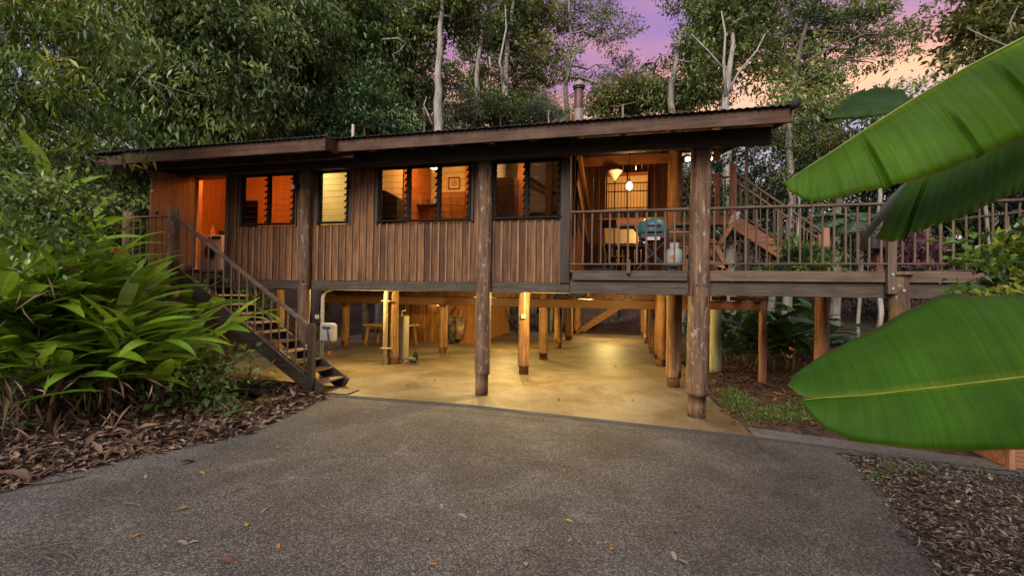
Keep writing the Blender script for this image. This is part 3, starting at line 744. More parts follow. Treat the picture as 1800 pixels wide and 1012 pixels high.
railing(deck, (4.14, 8.33, ZV), (7.1, 8.33, ZV), RH, 0, 18)
railing(deck, (7.15, 8.4, ZV), (4.9, 11.8, ZV), RH, 0, 22, mtop=rail_y)
railing(deck, (2.3, 10.6, ZV), (3.5, 10.6, ZV), .75, 0, 6)
MB().box((.10, 8.32, 2.42), (.065, .06, .24), .004).build('rail_bracket', rail_z, deck)
MB().box((4.08, 8.345, 2.62), (.12, .09, 1.25), .006).build('rail_post', rail_z, deck)
for z in (2.08, 2.3): MB().tube([(4.08, 8.285, z), (4.08, 8.31, z)], .022, 8).build('bolt', steel, deck)
log('deck_log', 4.22, 8.42, gz(4.2, 8.4)-.1, 2.28, .135, log_grey, deck, 71, 0)
MB().lathe((4.22, 8.42, 2.28), [(.15, 0), (.175, .015), (.17, .05), (.12, .065)], 14).build('log_cap', log_grey, deck)
MB().tube([(4.22, 8.27, 2.05), (4.22, 8.30, 2.05)], .024, 8).build('bolt', steel, deck)
log('deck_log', 3.97, 10.6, -.2, 2.2, .13, red_z, deck, 72, 0)
log('deck_log', 3.08, 11.35, -.1, 2.2, .078, red_z, deck, 73, 0)
log('deck_log', 5.7, 9.8, -.3, 2.2, .12, log_gold, deck, 75, 0)
MB().box((2.1, 11.35, 1.72), (2.1, .1, .2), .006).build('cross_beam', red_x, deck)
for i in range(5): MB().box((1.35+i*.4, 11.3, 1.88), (.16, .9, .1), .004).build('deck_joist', cedar_y, deck)

# upper landing and its stair
upper = thing('upper_landing', 'higher timber landing with a steep stair coming down to the deck', 'stairs', (2.3, 11, 2.35))
UZ = 3.66
for i in range(9): MB().box((.9, 10.66+i*.146, UZ-.02), (2.9, .138, .035), .003).build('landing_board', deck_x, upper)
MB().box((1.1, 10.57, UZ-.11), (2.5, .05, .2), .005).build('edge_board', red_x, upper)
railing(upper, (.95, 10.6, UZ), (2.2, 10.6, UZ), .82, 0, 8, bal=.013, mtop=red_x, foot=.12)
MB().box((1.96, 10.58, UZ+.36), (.1, .1, 1.12), .006).build('newel_post', red_z, upper)
MB().box((2.27, 10.56, UZ+.40), (.12, .12, 1.35), .006).build('newel_post', red_z, upper)
SB, ST = Vector((4.06, 10.56, 2.35)), Vector((2.33, 10.56, UZ))
for yy in (10.56, 11.5):
    o_ = Vector((0, yy-10.56, 0)); dx = Vector((.0 if yy < 11 else .25, 0, 0))
    MB().beam(ST+o_+dx+Vector((-.02, 0, -.16)), SB+o_+dx+Vector((.05, 0, -.14)), .05, .27, .005).build('stringer', red_x, upper)
    MB().box(SB+o_+dx+Vector((-.05, 0, .46)), (.12, .12, 1.06), .006).build('newel_post', red_z, upper)
    railing(upper, ST+o_+dx+Vector((0, 0, .02)), SB+o_+dx+Vector((-.1, 0, .05)), .86, 0, 12, top=(.07, .045), bal=.014, foot=.06)
for i in range(8):
    f = (i+.5)/8; q = ST.lerp(SB, f)
    MB().box((q.x+.1, 11.03, q.z-.06), (.24, .9, .035), .004).build('tread', tread_y, upper)
log('landing_log', 2.27, 12.3, 0, 3.35, .13, log_green, upper, 81, 0)
MB().lathe((2.27, 12.3, 3.2), [(.15, 0), (.22, .05), (.22, .18), (.15, .26)], 14).build('log_cap', log_grey, upper)

# ------------------------------------------------------------------ front stair
fs = thing('front_stairs', 'straight open timber stair with dark stringers climbing to the laundry door', 'stairs', (-5.6, 7.8, 0))
NX0, NX1, NZ1 = -5.55, -8.72, 2.14
for yy, mt in ((7.46, beam_x), (8.22, beam_x)):
    MB().beam((NX0+.16, yy, .03), (NX1-.05, yy, NZ1-.02), .05, .30, .006).build('stringer', mt, fs)
for i in range(12):
    f = (i+.5)/12
    MB().box((NX0+.13+(NX1-NX0)*f, 7.84, .10+NZ1*f), (.27, .70, .038), .006).build('tread', tread_y, fs)
MB().box((-5.58, 7.40, .62), (.115, .115, 1.36), .008).build('newel_post', beam_z, fs)
MB().beam((-5.60, 7.40, 1.22), (-8.80, 7.40, 3.36), .06, .075, .01).build('handrail', rail_x, fs)
MB().beam((-5.60, 7.40, .26), (-8.80, 7.40, 2.40), .05, .03, .004).build('bottom_rail', rail_x, fs)
for i in range(17):
    f = (i+.6)/17; x = -5.62-3.16*f; z = .27+2.12*f
    MB().tube([(x, 7.40, z), (x, 7.40, z+.94)], .0155, 8).build('baluster', rail_z, fs)
log('landing_post', -8.84, 7.40, .5, 3.56, .108, log_grey, fs, 91, 0)
log('landing_post', -10.05, 7.42, .6, 3.50, .105, log_grey, fs, 92, 0)
railing(fs, (-8.9, 7.42, 2.3), (-10.0, 7.42, 2.3), 1.08, 0, 6, bal=.015)
for i in range(8): MB().box((-9.45, 7.48+i*.125, 2.20), (1.5, .118, .032), .003).build('landing_board', deck_x, fs)
MB().box((-9.45, 7.44, 2.09), (1.5, .05, .18), .005).build('landing_beam', beam_x, fs)
tag(MB().box((-5.16, 7.72, .018), (.52, .42, .02), .005).build('door_mat', wood('worn timber mat', (.09, .06, .045), (.17, .12, .09), 'X')), 'flat brown mat on the concrete at the foot of the front stair', 'mat')

# stair behind the house, seen between the posts
bs = thing('back_stairs', 'timber stair rising behind the far end of the slab', 'stairs', (-1.5, 24, 0))
for yy in (23.9, 24.8): MB().beam((-2.1, yy, .05), (.8, yy, 2.0), .06, .3, .006).build('stringer', red_x, bs)
for i in range(9): MB().box((-2.0+i*.3, 24.35, .15+i*.205), (.28, .86, .04), .004).build('tread', tread_y, bs)
railing(bs, (-2.1, 23.9, .15), (.8, 23.9, 2.1), .9, 0, 16, bal=.018)
MB().box((-2.12, 23.9, .8), (.12, .12, 1.7), .005).build('newel_post', red_z, bs)

# ------------------------------------------------------------------ lamps
LAMP_K = .20
def lamp(parent, w, power, col, radius=.06, spot=None):
    ld = bpy.data.lights.new('bulb', 'SPOT' if spot else 'POINT'); ld.energy = power*LAMP_K; ld.color = col; ld.shadow_soft_size = radius
    if spot: ld.spot_size = math.radians(spot[0]); ld.spot_blend = .6
    o = bpy.data.objects.new('bulb', ld); C.objects.link(o); place(o, Vector(w), parent)
    if spot: o.rotation_euler = Vector(spot[1]).to_track_quat('-Z', 'Y').to_euler()
    return o
def glowmat(name, col, k):
    m = bpy.data.materials.new(name); m.use_nodes = True; b = m.node_tree.nodes['Principled BSDF']
    b.inputs['Base Color'].default_value = (.8, .75, .65, 1); b.inputs['Emission Color'].default_value = (*col, 1); b.inputs['Emission Strength'].default_value = k
    return m
glow_warm = glowmat('lit warm diffuser', (1, .72, .35), 5)
glow_white = glowmat('lit white lens', (1, .9, .7), 25)
glow_amber = glowmat('lit amber bulb', (1, .62, .18), 14)
UC = (1, .69, .22)
def batten_light(x, y, z, p, where):
    t = thing('ceiling_light', where, 'light', (x, y, z))
    MB().lathe((x, y, z), [(.09, 0), (.12, -.02), (.12, -.035)], 14).build('light_base', white_plastic, t)
    MB().lathe((x, y, z-.035), [(.11, 0), (.10, -.03), (.05, -.05)], 14).build('diffuser', glow_warm, t, smooth=True)
    lamp(t, (x, y, z-.13), p*7.0, UC, .05)
batten_light(-1.75, 9.75, 2.14, 105, 'round ceiling light under the floor before the pole with the switch box')
batten_light(-6.5, 9.85, 2.14, 95, 'round ceiling light under the floor behind the front stair')
batten_light(-4.0, 11.5, 2.14, 48, 'round ceiling light under the floor in the middle of the car space')
batten_light(-3.8, 15.2, 1.80, 75, 'round ceiling light on the low ceiling before the store room wall')
batten_light(-.6, 20.3, 1.80, 110, 'round ceiling light over the far end of the slab')
batten_light(.0, 11.9, 2.14, 36, 'round ceiling light under the floor between the paired poles')
wl = thing('wall_light', 'small white lamp lit on the store room boards above the table', 'light', (-7.0, 16.7, 1.5))
MB().box((-7.0, 16.69, 1.50), (.17, .09, .11), .012).build('lamp_body', glow_warm, wl)
MB().box((-7.0, 16.70, 1.41), (.06, .07, .06), .008).build('sensor', white_plastic, wl)
lamp(wl, (-7.0, 16.52, 1.66), 16, UC, .05)
# interior ceiling lights
def inside(x, y, z, p, col, label):
    t = thing('room_light', label, 'light', (x, y, z))
    MB().lathe((x, y, z), [(.10, 0), (.12, -.02), (.10, -.05), (.04, -.065)], 14).build('diffuser', glow_warm, t, smooth=True)
    lamp(t, (x, y, z-.16), p, col, .07)
OR = (1, .34, .07)
inside(-8.75, 8.85, 4.68, 84, OR, 'ceiling light of the orange laundry behind the first louvre window')
inside(-6.0, 9.1, 4.80, 48, (1, .74, .32), 'ceiling light of the cream room behind the single louvre window')
inside(-4.5, 10.4, 5.0, 44, (1, .37, .07), 'ceiling light over the range hood in the kitchen')
inside(-3.15, 10.6, 5.0, 42, (1, .47, .11), 'ceiling light before the framed picture in the kitchen')
inside(-1.8, 9.4, 4.82, 26, (1, .55, .26), 'ceiling light of the room behind the last louvre window')
inside(.3, 13.5, 5.58, 40, (1, .48, .10), 'ceiling light inside the barred verandah window')
inside(.6, 14.2, 3.98, 14, (1, .60, .2), 'light glowing in the low opening behind the barbecue')
# twin flood light behind the tall log post, pendant bulb on the verandah
fl = thing('flood_light', 'pair of bright white flood lamps on the verandah beam beside the tall post', 'light', (1.3, 8.9, 4.6))
MB().box((1.33, 9.05, 4.56), (.55, .05, .05), .006).build('bracket', white_plastic, fl)
for x, z in ((1.15, 4.45), (1.53, 4.435)):
    MB().tube([(x, 9.02, z+.06), (x, 8.98, z)], [.045, .06], 12).build('lamp_head', charcoal, fl)
    MB().lathe((x, 8.95, z-.045), [(.008, 0), (.034, .015), (.038, .035), (.03, .055), (.008, .065)], 12).build('lens', glow_white, fl, smooth=True)
    lamp(fl, (x, 8.86, z-.04), 12, (1, .82, .58), .04)
pl = thing('pendant_lamp', 'bare glowing amber bulb hanging from the verandah beam', 'lamp', (.12, 10.0, 4.8))
MB().tube([(.12, 10.0, 4.95), (.12, 10.0, 4.36)], .006, 6).build('cable', black_metal, pl)
MB().lathe((.12, 10.0, 4.32), [(.02, 0), (.022, .06), (.012, .07)], 10).build('bulb_holder', black_metal, pl)
MB().lathe((.12, 10.0, 4.15), [(.012, 0), (.05, .03), (.062, .075), (.05, .12), (.02, .17)], 14).build('glass_bulb', glow_amber, pl, smooth=True)
lamp(pl, (.12, 9.88, 4.2), 75, (1, .50, .15), .06)
fm = thing('floor_lamp', 'tall black floor lamp with an upturned pale bowl shade', 'lamp', (-.19, 10.4, ZV))
MB().lathe((-.19, 10.4, ZV), [(.14, 0), (.14, .02), (.02, .04)], 16).build('lamp_base', black_metal, fm)
MB().tube([(-.19, 10.4, ZV+.03), (-.19, 10.4, 4.48)], .013, 8).build('pole', black_metal, fm)
MB().lathe((-.19, 10.4, 4.46), [(.02, 0), (.035, .04), (.09, .10), (.165, .19), (.175, .215), (.16, .20)], 20).build('lamp_shade', white_enamel, fm, smooth=True)

# ------------------------------------------------------------------ things under the house
hr = thing('hose_reel', 'pale box hose reel hung on the first post with a dark hose', 'hose reel', (-6.05, 8.55, 1.0))
MB().box((-6.05, 8.56, 1.03), (.34, .20, .40), .045).build('reel_case', white_plastic, hr, smooth=False)
MB().box((-6.03, 8.455, 1.14), (.19, .012, .05), .003).build('slot', charcoal, hr)
hose = [(-6.0, 8.44, 1.12), (-5.97, 8.42, 1.0), (-5.95, 8.42, .86), (-5.95, 8.44, .74), (-5.94, 8.44, .66)]
MB().tube(hose, .014, 8).build('hose', charcoal, hr, smooth=True)
MB().tube([(-5.94, 8.44, .66), (-5.94, 8.44, .60)], .018, 8).build('hose_nozzle', plain('red plastic', (.6, .06, .03), .4), hr)
MB().tube([(-6.2, 8.5, .95), (-6.28, 8.46, .7), (-6.2, 8.45, .42), (-6.08, 8.45, .25), (-6.1, 8.46, .05)], .016, 8).build('hose', charcoal, hr, smooth=True)
MB().tube([(-6.18, 8.52, .9), (-6.1, 8.46, .6), (-6.02, 8.44, .35), (-6.05, 8.45, .06)], .013, 8).build('hose', charcoal, hr, smooth=True)
wp = thing('waste_pipe', 'cream plastic pipe with an elbow beside the hose reel', 'pipe', (-6.25, 8.62, 0))
MB().tube([(-6.25, 8.62, 0), (-6.25, 8.62, 1.78), (-6.22, 8.66, 1.9), (-6.1, 8.75, 1.96), (-5.9, 8.9, 2.0)], .035, 12).build('pipe', pvc, wp, smooth=True)
for z in (.9, 1.45): MB().lathe((-6.25, 8.62, z), [(.045, 0), (.045, .03)], 12).build('pipe_clip', white_plastic, wp)
MB().box((-6.31, 8.52, 1.36), (.08, .05, .09), .008).build('junction_box', white_plastic, wp)
dp = thing('drain_pipe', 'thick cream drain pipe strapped to the round pole near the water heater', 'pipe', (-6.02, 10.9, 0))
MB().tube([(-6.03, 10.93, 0), (-6.03, 10.93, 1.86), (-6.0, 10.93, 1.97), (-5.88, 10.93, 2.06), (-5.7, 10.93, 2.08)], .058, 14).build('pipe', pvc, dp, smooth=True)
for z in (.45, 1.68): MB().box((-5.99, 10.90, z), (.24, .14, .02)).build('pipe_strap', white_plastic, dp)
wh = thing('water_heater', 'tall grey beige water heater cabinet standing on a low plinth', 'water heater', (-5.62, 11.45, 0))
hq = at_y(708, 600, 11.5).x
MB().box((hq, 11.5, .04), (.40, .40, .08), .008).build('plinth', tread_y, wh)
MB().box((hq, 11.5, .68), (.24, .30, 1.2), .03).build('cabinet', beige_enamel, wh)
MB().box((hq+.02, 11.345, .95), (.14, .012, .34), .003).build('cover_panel', beige_enamel, wh)
MB().tube([(hq, 11.42, 1.28), (hq, 11.42, 1.40), (hq+.07, 11.5, 1.42)], .018, 8).build('pipe', steel, wh)
wh.location.x = wh.location.x
pq = at_y(727, 628, 11.3).x
pu = thing('water_pump', 'small black pump on the slab beside the water heater', 'pump', (pq, 11.3, 0))
MB().box((pq, 11.3, .02), (.22, .14, .04), .004).build('pump_foot', charcoal, pu)
MB().tube([(pq-.1, 11.3, .13), (pq+.1, 11.3, .13)], .085, 14).build('motor', charcoal, pu)
MB().lathe((pq+.06, 11.3, .12), [(.06, 0), (.07, .10), (.045, .19), (.02, .22)], 12).build('pump_head', black_metal, pu)
tb = thing('timber_table', 'plain timber table with splayed legs before the dark bank', 'table', (-8.2, 15.4, 0))
tabx = wood('table top', (.34, .22, .11), (.5, .36, .2), 'X')
for i in range(5): MB().box((-8.2, 14.9+i*.2, .72), (1.75, .19, .045), .006).build('table_plank', tabx, tb)
for sx in (-1, 1):
    for sy in (-1, 1):
        MB().beam((-8.2+sx*.72, 15.3+sy*.36, .70), (-8.2+sx*.80, 15.3+sy*.42, 0), .10, .10, .008).build('leg', cedar_z, tb)
for sy in (-1, 1): MB().box((-8.2, 15.3+sy*.38, .64), (1.4, .035, .11)).build('apron', cedar_x, tb)
wb = thing('wheelbarrow', 'rusty dark wheelbarrow stood on end against the store room boards', 'wheelbarrow', (-6.2, 16.5, 0))
m = MB(); rings = []
for z, w_, dpt in ((.10, .22, .16), (.20, .30, .30), (.55, .35, .34), (.92, .36, .20), (1.0, .33, .06)):
    for a in range(10):
        an = math.pi*a/9; m.v.append((-6.2+w_*math.cos(an), 16.66-dpt*math.sin(an), z))
m.f = [(i*10+a, i*10+a+1, (i+1)*10+a+1, (i+1)*10+a) for i in range(4) for a in range(9)]
ob = m.build('tray', plain('rusty tray', (.16, .10, .065), .7, .2, .6, 5), wb, smooth=True)
so = ob.modifiers.new('thick', 'SOLIDIFY'); so.thickness = .012
for sx in (-1, 1):
    MB().tube([(-6.2+sx*.08, 16.38, .12), (-6.2+sx*.17, 16.28, .55), (-6.2+sx*.23, 16.36, 1.05), (-6.2+sx*.26, 16.55, 1.42)], .02, 8).build('handle', log_grey, wb, smooth=True)
    MB().tube([(-6.2+sx*.12, 16.3, .62), (-6.2+sx*.15, 16.15, .75), (-6.2+sx*.12, 16.2, .45)], .014, 6).build('leg', dark_iron, wb)
MB().tube([(-6.25, 16.3, .17), (-6.15, 16.3, .17)], .16, 18).build('wheel', rubber, wb, smooth=False)
sb_ = thing('switch_box', 'white switch box with its conduit on the yellow lit pole', 'switch', (-2.28, 10.66, 1.4))
MB().box((-2.27, 10.645, 1.38), (.12, .04, .10), .006).build('box', white_plastic, sb_)
MB().tube([(-2.255, 10.655, 1.43), (-2.255, 10.65, 2.12)], .011, 8).build('conduit', white_plastic, sb_)
ws = tag(MB().box((-5.43, 19.0, 1.43), (.03, .11, .13), .005).build('wall_switch', white_plastic), 'white switch plate by the dark store room door', 'switch')

# roof things
cf = thing('chimney', 'round metal flue with a domed cowl rising over the roof', 'chimney', (-1.02, 10.5, 5.2))
MB().tube([(-1.02, 10.5, 5.25), (-1.02, 10.5, 6.15)], .108, 18).build('flue_base', flue_pale, cf, smooth=False)
MB().tube([(-1.02, 10.5, 6.15), (-1.02, 10.5, 6.62)], .104, 18).build('flue_pipe', flue_red, cf, smooth=False)
MB().lathe((-1.02, 10.5, 6.60), [(.11, 0), (.13, .02), (.13, .04), (.09, .05)], 18).build('collar', dark_iron, cf)
MB().lathe((-1.02, 10.5, 6.66), [(.14, 0), (.15, .02), (.13, .09), (.07, .13), (.01, .145)], 18).build('cowl', flue_pale, cf, smooth=True)
vp = tag(MB().tube([(-6.82, 10.5, 5.3), (-6.82, 10.5, 6.22)], .042, 12).build('vent_pipe', pvc), 'short cream vent pipe sticking up through the roof', 'pipe')
sp_ = thing('spot_lamp', 'small unlit spot lamp on the wall beside the first post', 'lamp', (-6.62, 8.38, 4.15))
MB().tube([(-6.62, 8.42, 4.16), (-6.62, 8.28, 4.12)], .02, 8).build('arm', black_metal, sp_)
MB().tube([(-6.66, 8.30, 4.14), (-6.70, 8.18, 4.08)], [.05, .07], 12).build('lamp_head', charcoal, sp_)
MB().tube([(-6.70, 8.178, 4.08), (-6.702, 8.172, 4.077)], .055, 12).build('lens', white_enamel, sp_)

# ------------------------------------------------------------------ rooms seen through the windows
wm = thing('washing_machine', 'white front loading washing machine in the laundry doorway', 'washing machine', (-9.6, 9.2, ZV))
wx, wy = -9.66, 9.35
MB().box((wx, wy, ZV+.44), (.62, .6, .86), .015).build('cabinet', white_enamel, wm)
MB().tube([(wx+.02, wy-.305, ZV+.47), (wx+.02, wy-.335, ZV+.47)], .205, 24).build('door_ring', white_plastic, wm)
MB().tube([(wx+.02, wy-.33, ZV+.47), (wx+.02, wy-.345, ZV+.47)], .15, 24).build('door_glass', charcoal, wm)
MB().box((wx+.14, wy-.306, ZV+.80), (.26, .012, .08), .003).build('control_panel', charcoal, wm)
MB().tube([(wx-.06, wy-.30, ZV+.80), (wx-.06, wy-.325, ZV+.80)], .035, 12).build('knob', white_plastic, wm)
btl = thing('detergent_bottle', 'small bottle standing on top of the washing machine', 'bottle', (wx-.2, wy, ZV+.87))
MB().lathe((wx-.2, wy-.1, ZV+.87), [(.06, 0), (.065, .02), (.065, .14), (.03, .19), (.028, .23)], 12).build('bottle_body', plain('orange plastic', (.6, .25, .06), .4), btl)
MB().lathe((wx-.2, wy-.1, ZV+1.10), [(.034, 0), (.034, .05)], 10).build('cap', white_plastic, btl)
jr = tag(MB().lathe((wx+.08, wy-.1, ZV+.87), [(.05, 0), (.06, .02), (.06, .11), (.045, .13)], 12).build('jar', dark_iron), 'short dark jar on top of the washing machine', 'jar')
lw = MB()
lw.box((-9.9, 10.27, 3.75), (.8, .05, 1.1), .004); lwo = lw.build('rear_louvre_window', black_metal, house)
for k in range(7): MB().box((-9.9, 10.22, 3.33+k*.14), (.74, .01, .12), 0, Matrix.Rotation(-.5, 3, 'X')).build('glass_blade', glass_dark, lwo)
rh = thing('range_hood', 'dark slanted range hood low in the first bay of the wide louvre window', 'range hood', at_y(686, 370, 9.3))
h0, h1 = at_y(672, 384, 9.1), at_y(697, 384, 9.1); zt = at_y(673, 333, 9.1).z; zr = at_y(697, 347, 9.1).z
m = MB(); m.v = [(h0.x, 9.1, h0.z-.3), (h1.x, 9.1, h0.z-.3), (h1.x, 9.5, h0.z-.3), (h0.x, 9.5, h0.z-.3), (h0.x, 9.12, zt), (h1.x, 9.12, zr), (h1.x, 9.5, zr), (h0.x, 9.5, zt)]
m.f = [(0, 3, 2, 1), (4, 5, 6, 7), (0, 1, 5, 4), (1, 2, 6, 5), (2, 3, 7, 6), (3, 0, 4, 7)]
m.build('hood', plain('dark hood steel', (.035, .022, .016), .6), rh)
MB().box(((h0.x+h1.x)/2+.02, 9.08, h0.z+.03), (h1.x-h0.x+.1, .05, .05), .006).build('hood_edge', cedar_x, rh)
sh = thing('kitchen_shelf', 'timber shelf of jars low in the middle bay of the wide louvre window', 'shelf', at_y(745, 372, 11.0))
s0, s1 = at_y(722, 362, 10.9), at_y(768, 362, 10.9)
MB().box(((s0.x+s1.x)/2, 10.9, s0.z), (s1.x-s0.x, .28, .03), .004).build('shelf_board', cedar_x, sh)
MB().box(((s0.x+s1.x)/2, 11.0, s0.z-.35), (s1.x-s0.x, .06, .66), .004).build('back_panel', cedar_z, sh)
for k in range(5):
    MB().lathe((s0.x+.1+k*.14, 10.88, s0.z+.016), [(.04, 0), (.045, .02), (.045, .10+.03*(k % 3)), (.03, .13+.03*(k % 3))], 10).build('jar', [dark_cab, white_plastic, cedar_z][k % 3], sh)
kc = thing('kitchen_cabinet', 'timber wall cabinet with two doors under the framed picture', 'cabinet', at_y(797, 365, 11.4))
k0, k1 = at_y(776, 341, 11.4), at_y(821, 341, 11.4); kw = k1.x-k0.x; kx = (k0.x+k1.x)/2
MB().box((kx, 11.45, k0.z-.5), (kw, .4, 1.0), .006).build('carcass', cedar_z, kc)
for sg in (-1, 1):
    d_ = MB().box((kx+sg*kw*.25, 11.24, k0.z-.5), (kw*.48, .02, .96), .004).build('door', cedar_z, kc)
    MB().tube([(kx+sg*kw*.06, 11.22, k0.z-.3), (kx+sg*kw*.06, 11.20, k0.z-.3)], .015, 8).build('handle', steel, d_)
pc = thing('framed_picture', 'small pale picture of a dark leaf in a thin timber frame', 'picture', at_y(798, 322, 11.66))
p0, p1 = at_y(789, 332, 11.66), at_y(808, 312, 11.66); pw, ph = p1.x-p0.x, p1.z-p0.z; pcx, pcz = (p0.x+p1.x)/2, (p0.z+p1.z)/2
for x in (p0.x, p1.x): MB().box((x, 11.66, pcz), (.025, .03, ph+.025)).build('frame_side', cedar_z, pc)
for z in (p0.z, p1.z): MB().box((pcx, 11.66, z), (pw-.026, .03, .025)).build('frame_side', cedar_x, pc)
MB().box((pcx, 11.675, pcz), (pw-.03, .01, ph-.03)).build('canvas', cream_wall, pc)
m = MB()
for k in range(9):
    a = k*.7; m.add([(pcx, 11.668, pcz), (pcx+.11*math.cos(a), 11.668, pcz+.11*math.sin(a)), (pcx+.08*math.cos(a+.3), 11.668, pcz+.08*math.sin(a+.3))], [(0, 1, 2)])
m.build('leaf_print', dark_cab, pc)
MB().box((-5.14, 10.85, 3.9), (.02, 1.6, 3.1)).build('timber_panel', timber_wall, house)
cb = thing('tall_cupboard', 'dark tall cupboard in the first bay of the last louvre window', 'cupboard', at_y(888, 350, 9.6))
c0, c1 = at_y(872, 312, 9.4), at_y(905, 312, 9.4)
MB().box(((c0.x+c1.x)/2, 9.6, c0.z-.7), (c1.x-c0.x, .4, 1.4), .006).build('carcass', dark_cab, cb); MB().box(((c0.x+c1.x)/2, 9.385, c0.z-.7), (c1.x-c0.x-.05, .02, 1.34), .004).build('door', dark_cab, cb)
r0 = at_y(916, 330, 9.9); MB().box((r0.x, 9.9, 3.75), (.15, .15, 2.75), .006).build('room_post', timber_wall, house)
r0 = at_y(965, 330, 11.0); MB().box((r0.x, 11.0, 3.85), (.16, .14, 2.95), .006).build('room_post', dark_cab, house)
r0 = at_y(945, 322, 11.3); MB().beam((r0.x-.4, 11.3, r0.z+.25), (r0.x+.45, 11.3, r0.z-.30), .05, .09, .004).build('room_rail', dark_cab, house)
MB().box((r0.x-.05, 11.9, 4.05), (.9, .06, .06), .004).build('room_rail', dark_cab, house)
for k in range(7): MB().box((r0.x-.45+k*.13, 11.9, 3.6), (.025, .025, .86)).build('room_baluster', dark_cab, house)

# ------------------------------------------------------------------ deck things
bq = thing('barbecue', 'round teal lidded barbecue on a black folding cart', 'barbecue', (.56, 9.2, ZV))
bx, by = .56, 9.2
m = MB(); n = 20
prof = [(1.0, .0), (1.02, .06), (.97, .14), (.82, .22), (.58, .27), (.3, .295), (.02, .30)]
for r_, z in prof:
    for j in range(n):
        a = 2*math.pi*j/n; m.v.append((bx+.29*r_*math.cos(a), by+.24*r_*math.sin(a), 3.12+z))
m.f = [(i*n+j, i*n+(j+1) % n, (i+1)*n+(j+1) % n, (i+1)*n+j) for i in range(len(prof)-1) for j in range(n)]
lid = m.build('lid', teal, bq, smooth=True)
MB().tube([(bx-.12, by-.235, 3.235), (bx-.1, by-.275, 3.235), (bx+.1, by-.275, 3.235), (bx+.12, by-.235, 3.235)], .014, 8).build('lid_handle', charcoal, lid)
MB().box((bx, by, 3.045), (.52, .42, .14), .03).build('bowl', charcoal, bq)
MB().box((bx, by-.215, 2.99), (.23, .012, .06), .003).build('name_plate', steel, bq)
m = MB()
for k in range(4): m.box((bx-.07+k*.045, by-.223, 2.99), (.026, .003, .018))
m.build('plate_lettering', charcoal, bq)
for sx in (-1, 1):
    MB().beam((bx+sx*.24, by, 3.08), (bx+sx*.36, by, 3.24), .30, .03, .006).build('shelf_arm', charcoal, bq)
    MB().box((bx+sx*.50, by, 3.25), (.30, .36, .045), .015).build('side_shelf', charcoal, bq)
for a, b in (((-.26, -.16, 2.98), (.28, -.16, 2.42)), ((.26, .16, 2.98), (-.28, .16, 2.42))):
    MB().tube([(bx+a[0], by+a[1], a[2]), (bx+b[0], by+b[1], b[2])], .018, 8).build('cart_leg', charcoal, bq)
    MB().tube([(bx-a[0], by+a[1], a[2]), (bx-b[0], by+b[1], b[2])], .018, 8).build('cart_leg', dark_iron if a[0] < 0 else charcoal, bq)
for sy in (-.2, .2): 
    wl_ = MB().tube([(bx+.34, by+sy-.025, 2.445), (bx+.34, by+sy+.025, 2.445)], .095, 18).build('wheel', rubber, bq)
    MB().tube([(bx+.34, by+sy-.03, 2.445), (bx+.34, by+sy+.03, 2.445)], .045, 10).build('hub', charcoal, wl_)
gb = thing('gas_bottle', 'pale grey gas bottle with a red oval sticker hung on the barbecue cart', 'gas bottle', (.93, 9.0, 2.5))
MB().lathe((.93, 8.98, 2.46), [(.10, 0), (.14, .04), (.15, .10), (.15, .24), (.13, .31), (.06, .35), (.03, .36)], 20).build('tank', plain('pale grey enamel', (.26, .29, .27), .4, noise=.08), gb, smooth=True)
MB().lathe((.93, 8.98, 2.80), [(.085, 0), (.09, .10), (.085, .10), (.08, .01)], 14).build('collar', plain('grey paint', (.4, .42, .4), .4), gb)
MB().tube([(.93, 8.98, 2.82), (.93, 8.98, 2.91)], .02, 8).build('valve', steel, gb)
m = MB(); k = 14
m.v = [(.91, 8.827, 2.63)] + [(.91+.075*math.cos(2*math.pi*j/k), 8.829+.012*abs(math.cos(2*math.pi*j/k)), 2.63+.035*math.sin(2*math.pi*j/k)) for j in range(k)]
m.f = [(0, 1+j, 1+(j+1) % k) for j in range(k)]; m.build('sticker', plain('red sticker', (.55, .06, .02), .4), gb)
ht = thing('slatted_box', 'dark red slatted timber box with a pinkish cover behind the barbecue', 'storage box', (1.2, 9.9, ZV))
for i in range(9): MB().box((.86+i*.083, 9.72, ZV+.42), (.078, .02, .80), .003).build('slat', red_z, ht)
for z in (.1, .45, .74): MB().box((1.19, 9.735, ZV+z), (.78, .02, .06)).build('batten', red_x, ht)
for i in range(7): MB().box((1.585, 9.78+i*.083, ZV+.42), (.02, .078, .80), .003).build('slat', red_z, ht)
MB().box((1.2, 10.0, ZV+.845), (.86, .62, .03), .01).build('cover', plain('faded pink cloth', (.42, .27, .24), .9), ht)
MB().box((1.62, 10.0, ZV+.76), (.02, .62, .17), .006).build('cover_flap', plain('faded pink cloth edge', (.42, .27, .24), .9), ht)
ac = thing('deck_chair', 'weathered red slatted lounge chair with a reclined back beside the tall post', 'chair', (1.75, 9.3, ZV))
for k in range(5):
    yy = 9.05+k*.12; MB().beam((1.62, yy, ZV+.30), (2.02, yy, ZV+1.02-.02*abs(k-2)), .10, .022, .004).build('back_slat', red_z, ac)
for k in range(4): MB().box((1.52-k*.11, 9.28, ZV+.33+k*.012), (.10, .56, .022), .004).build('seat_slat', red_x, ac)
for yy in (8.98, 9.58):
    MB().beam((1.90, yy, ZV), (1.58, yy, ZV+.62), .04, .09, .004).build('leg', red_z, ac)
    MB().beam((1.12, yy, ZV), (1.16, yy, ZV+.52), .04, .09, .004).build('leg', red_z, ac)
    MB().box((1.40, yy, ZV+.54), (.66, .12, .025), .004).build('arm', red_x, ac)
    MB().beam((1.14, yy, ZV+.30), (1.86, yy, ZV+.10), .04, .08, .004).build('side_rail', red_x, ac)
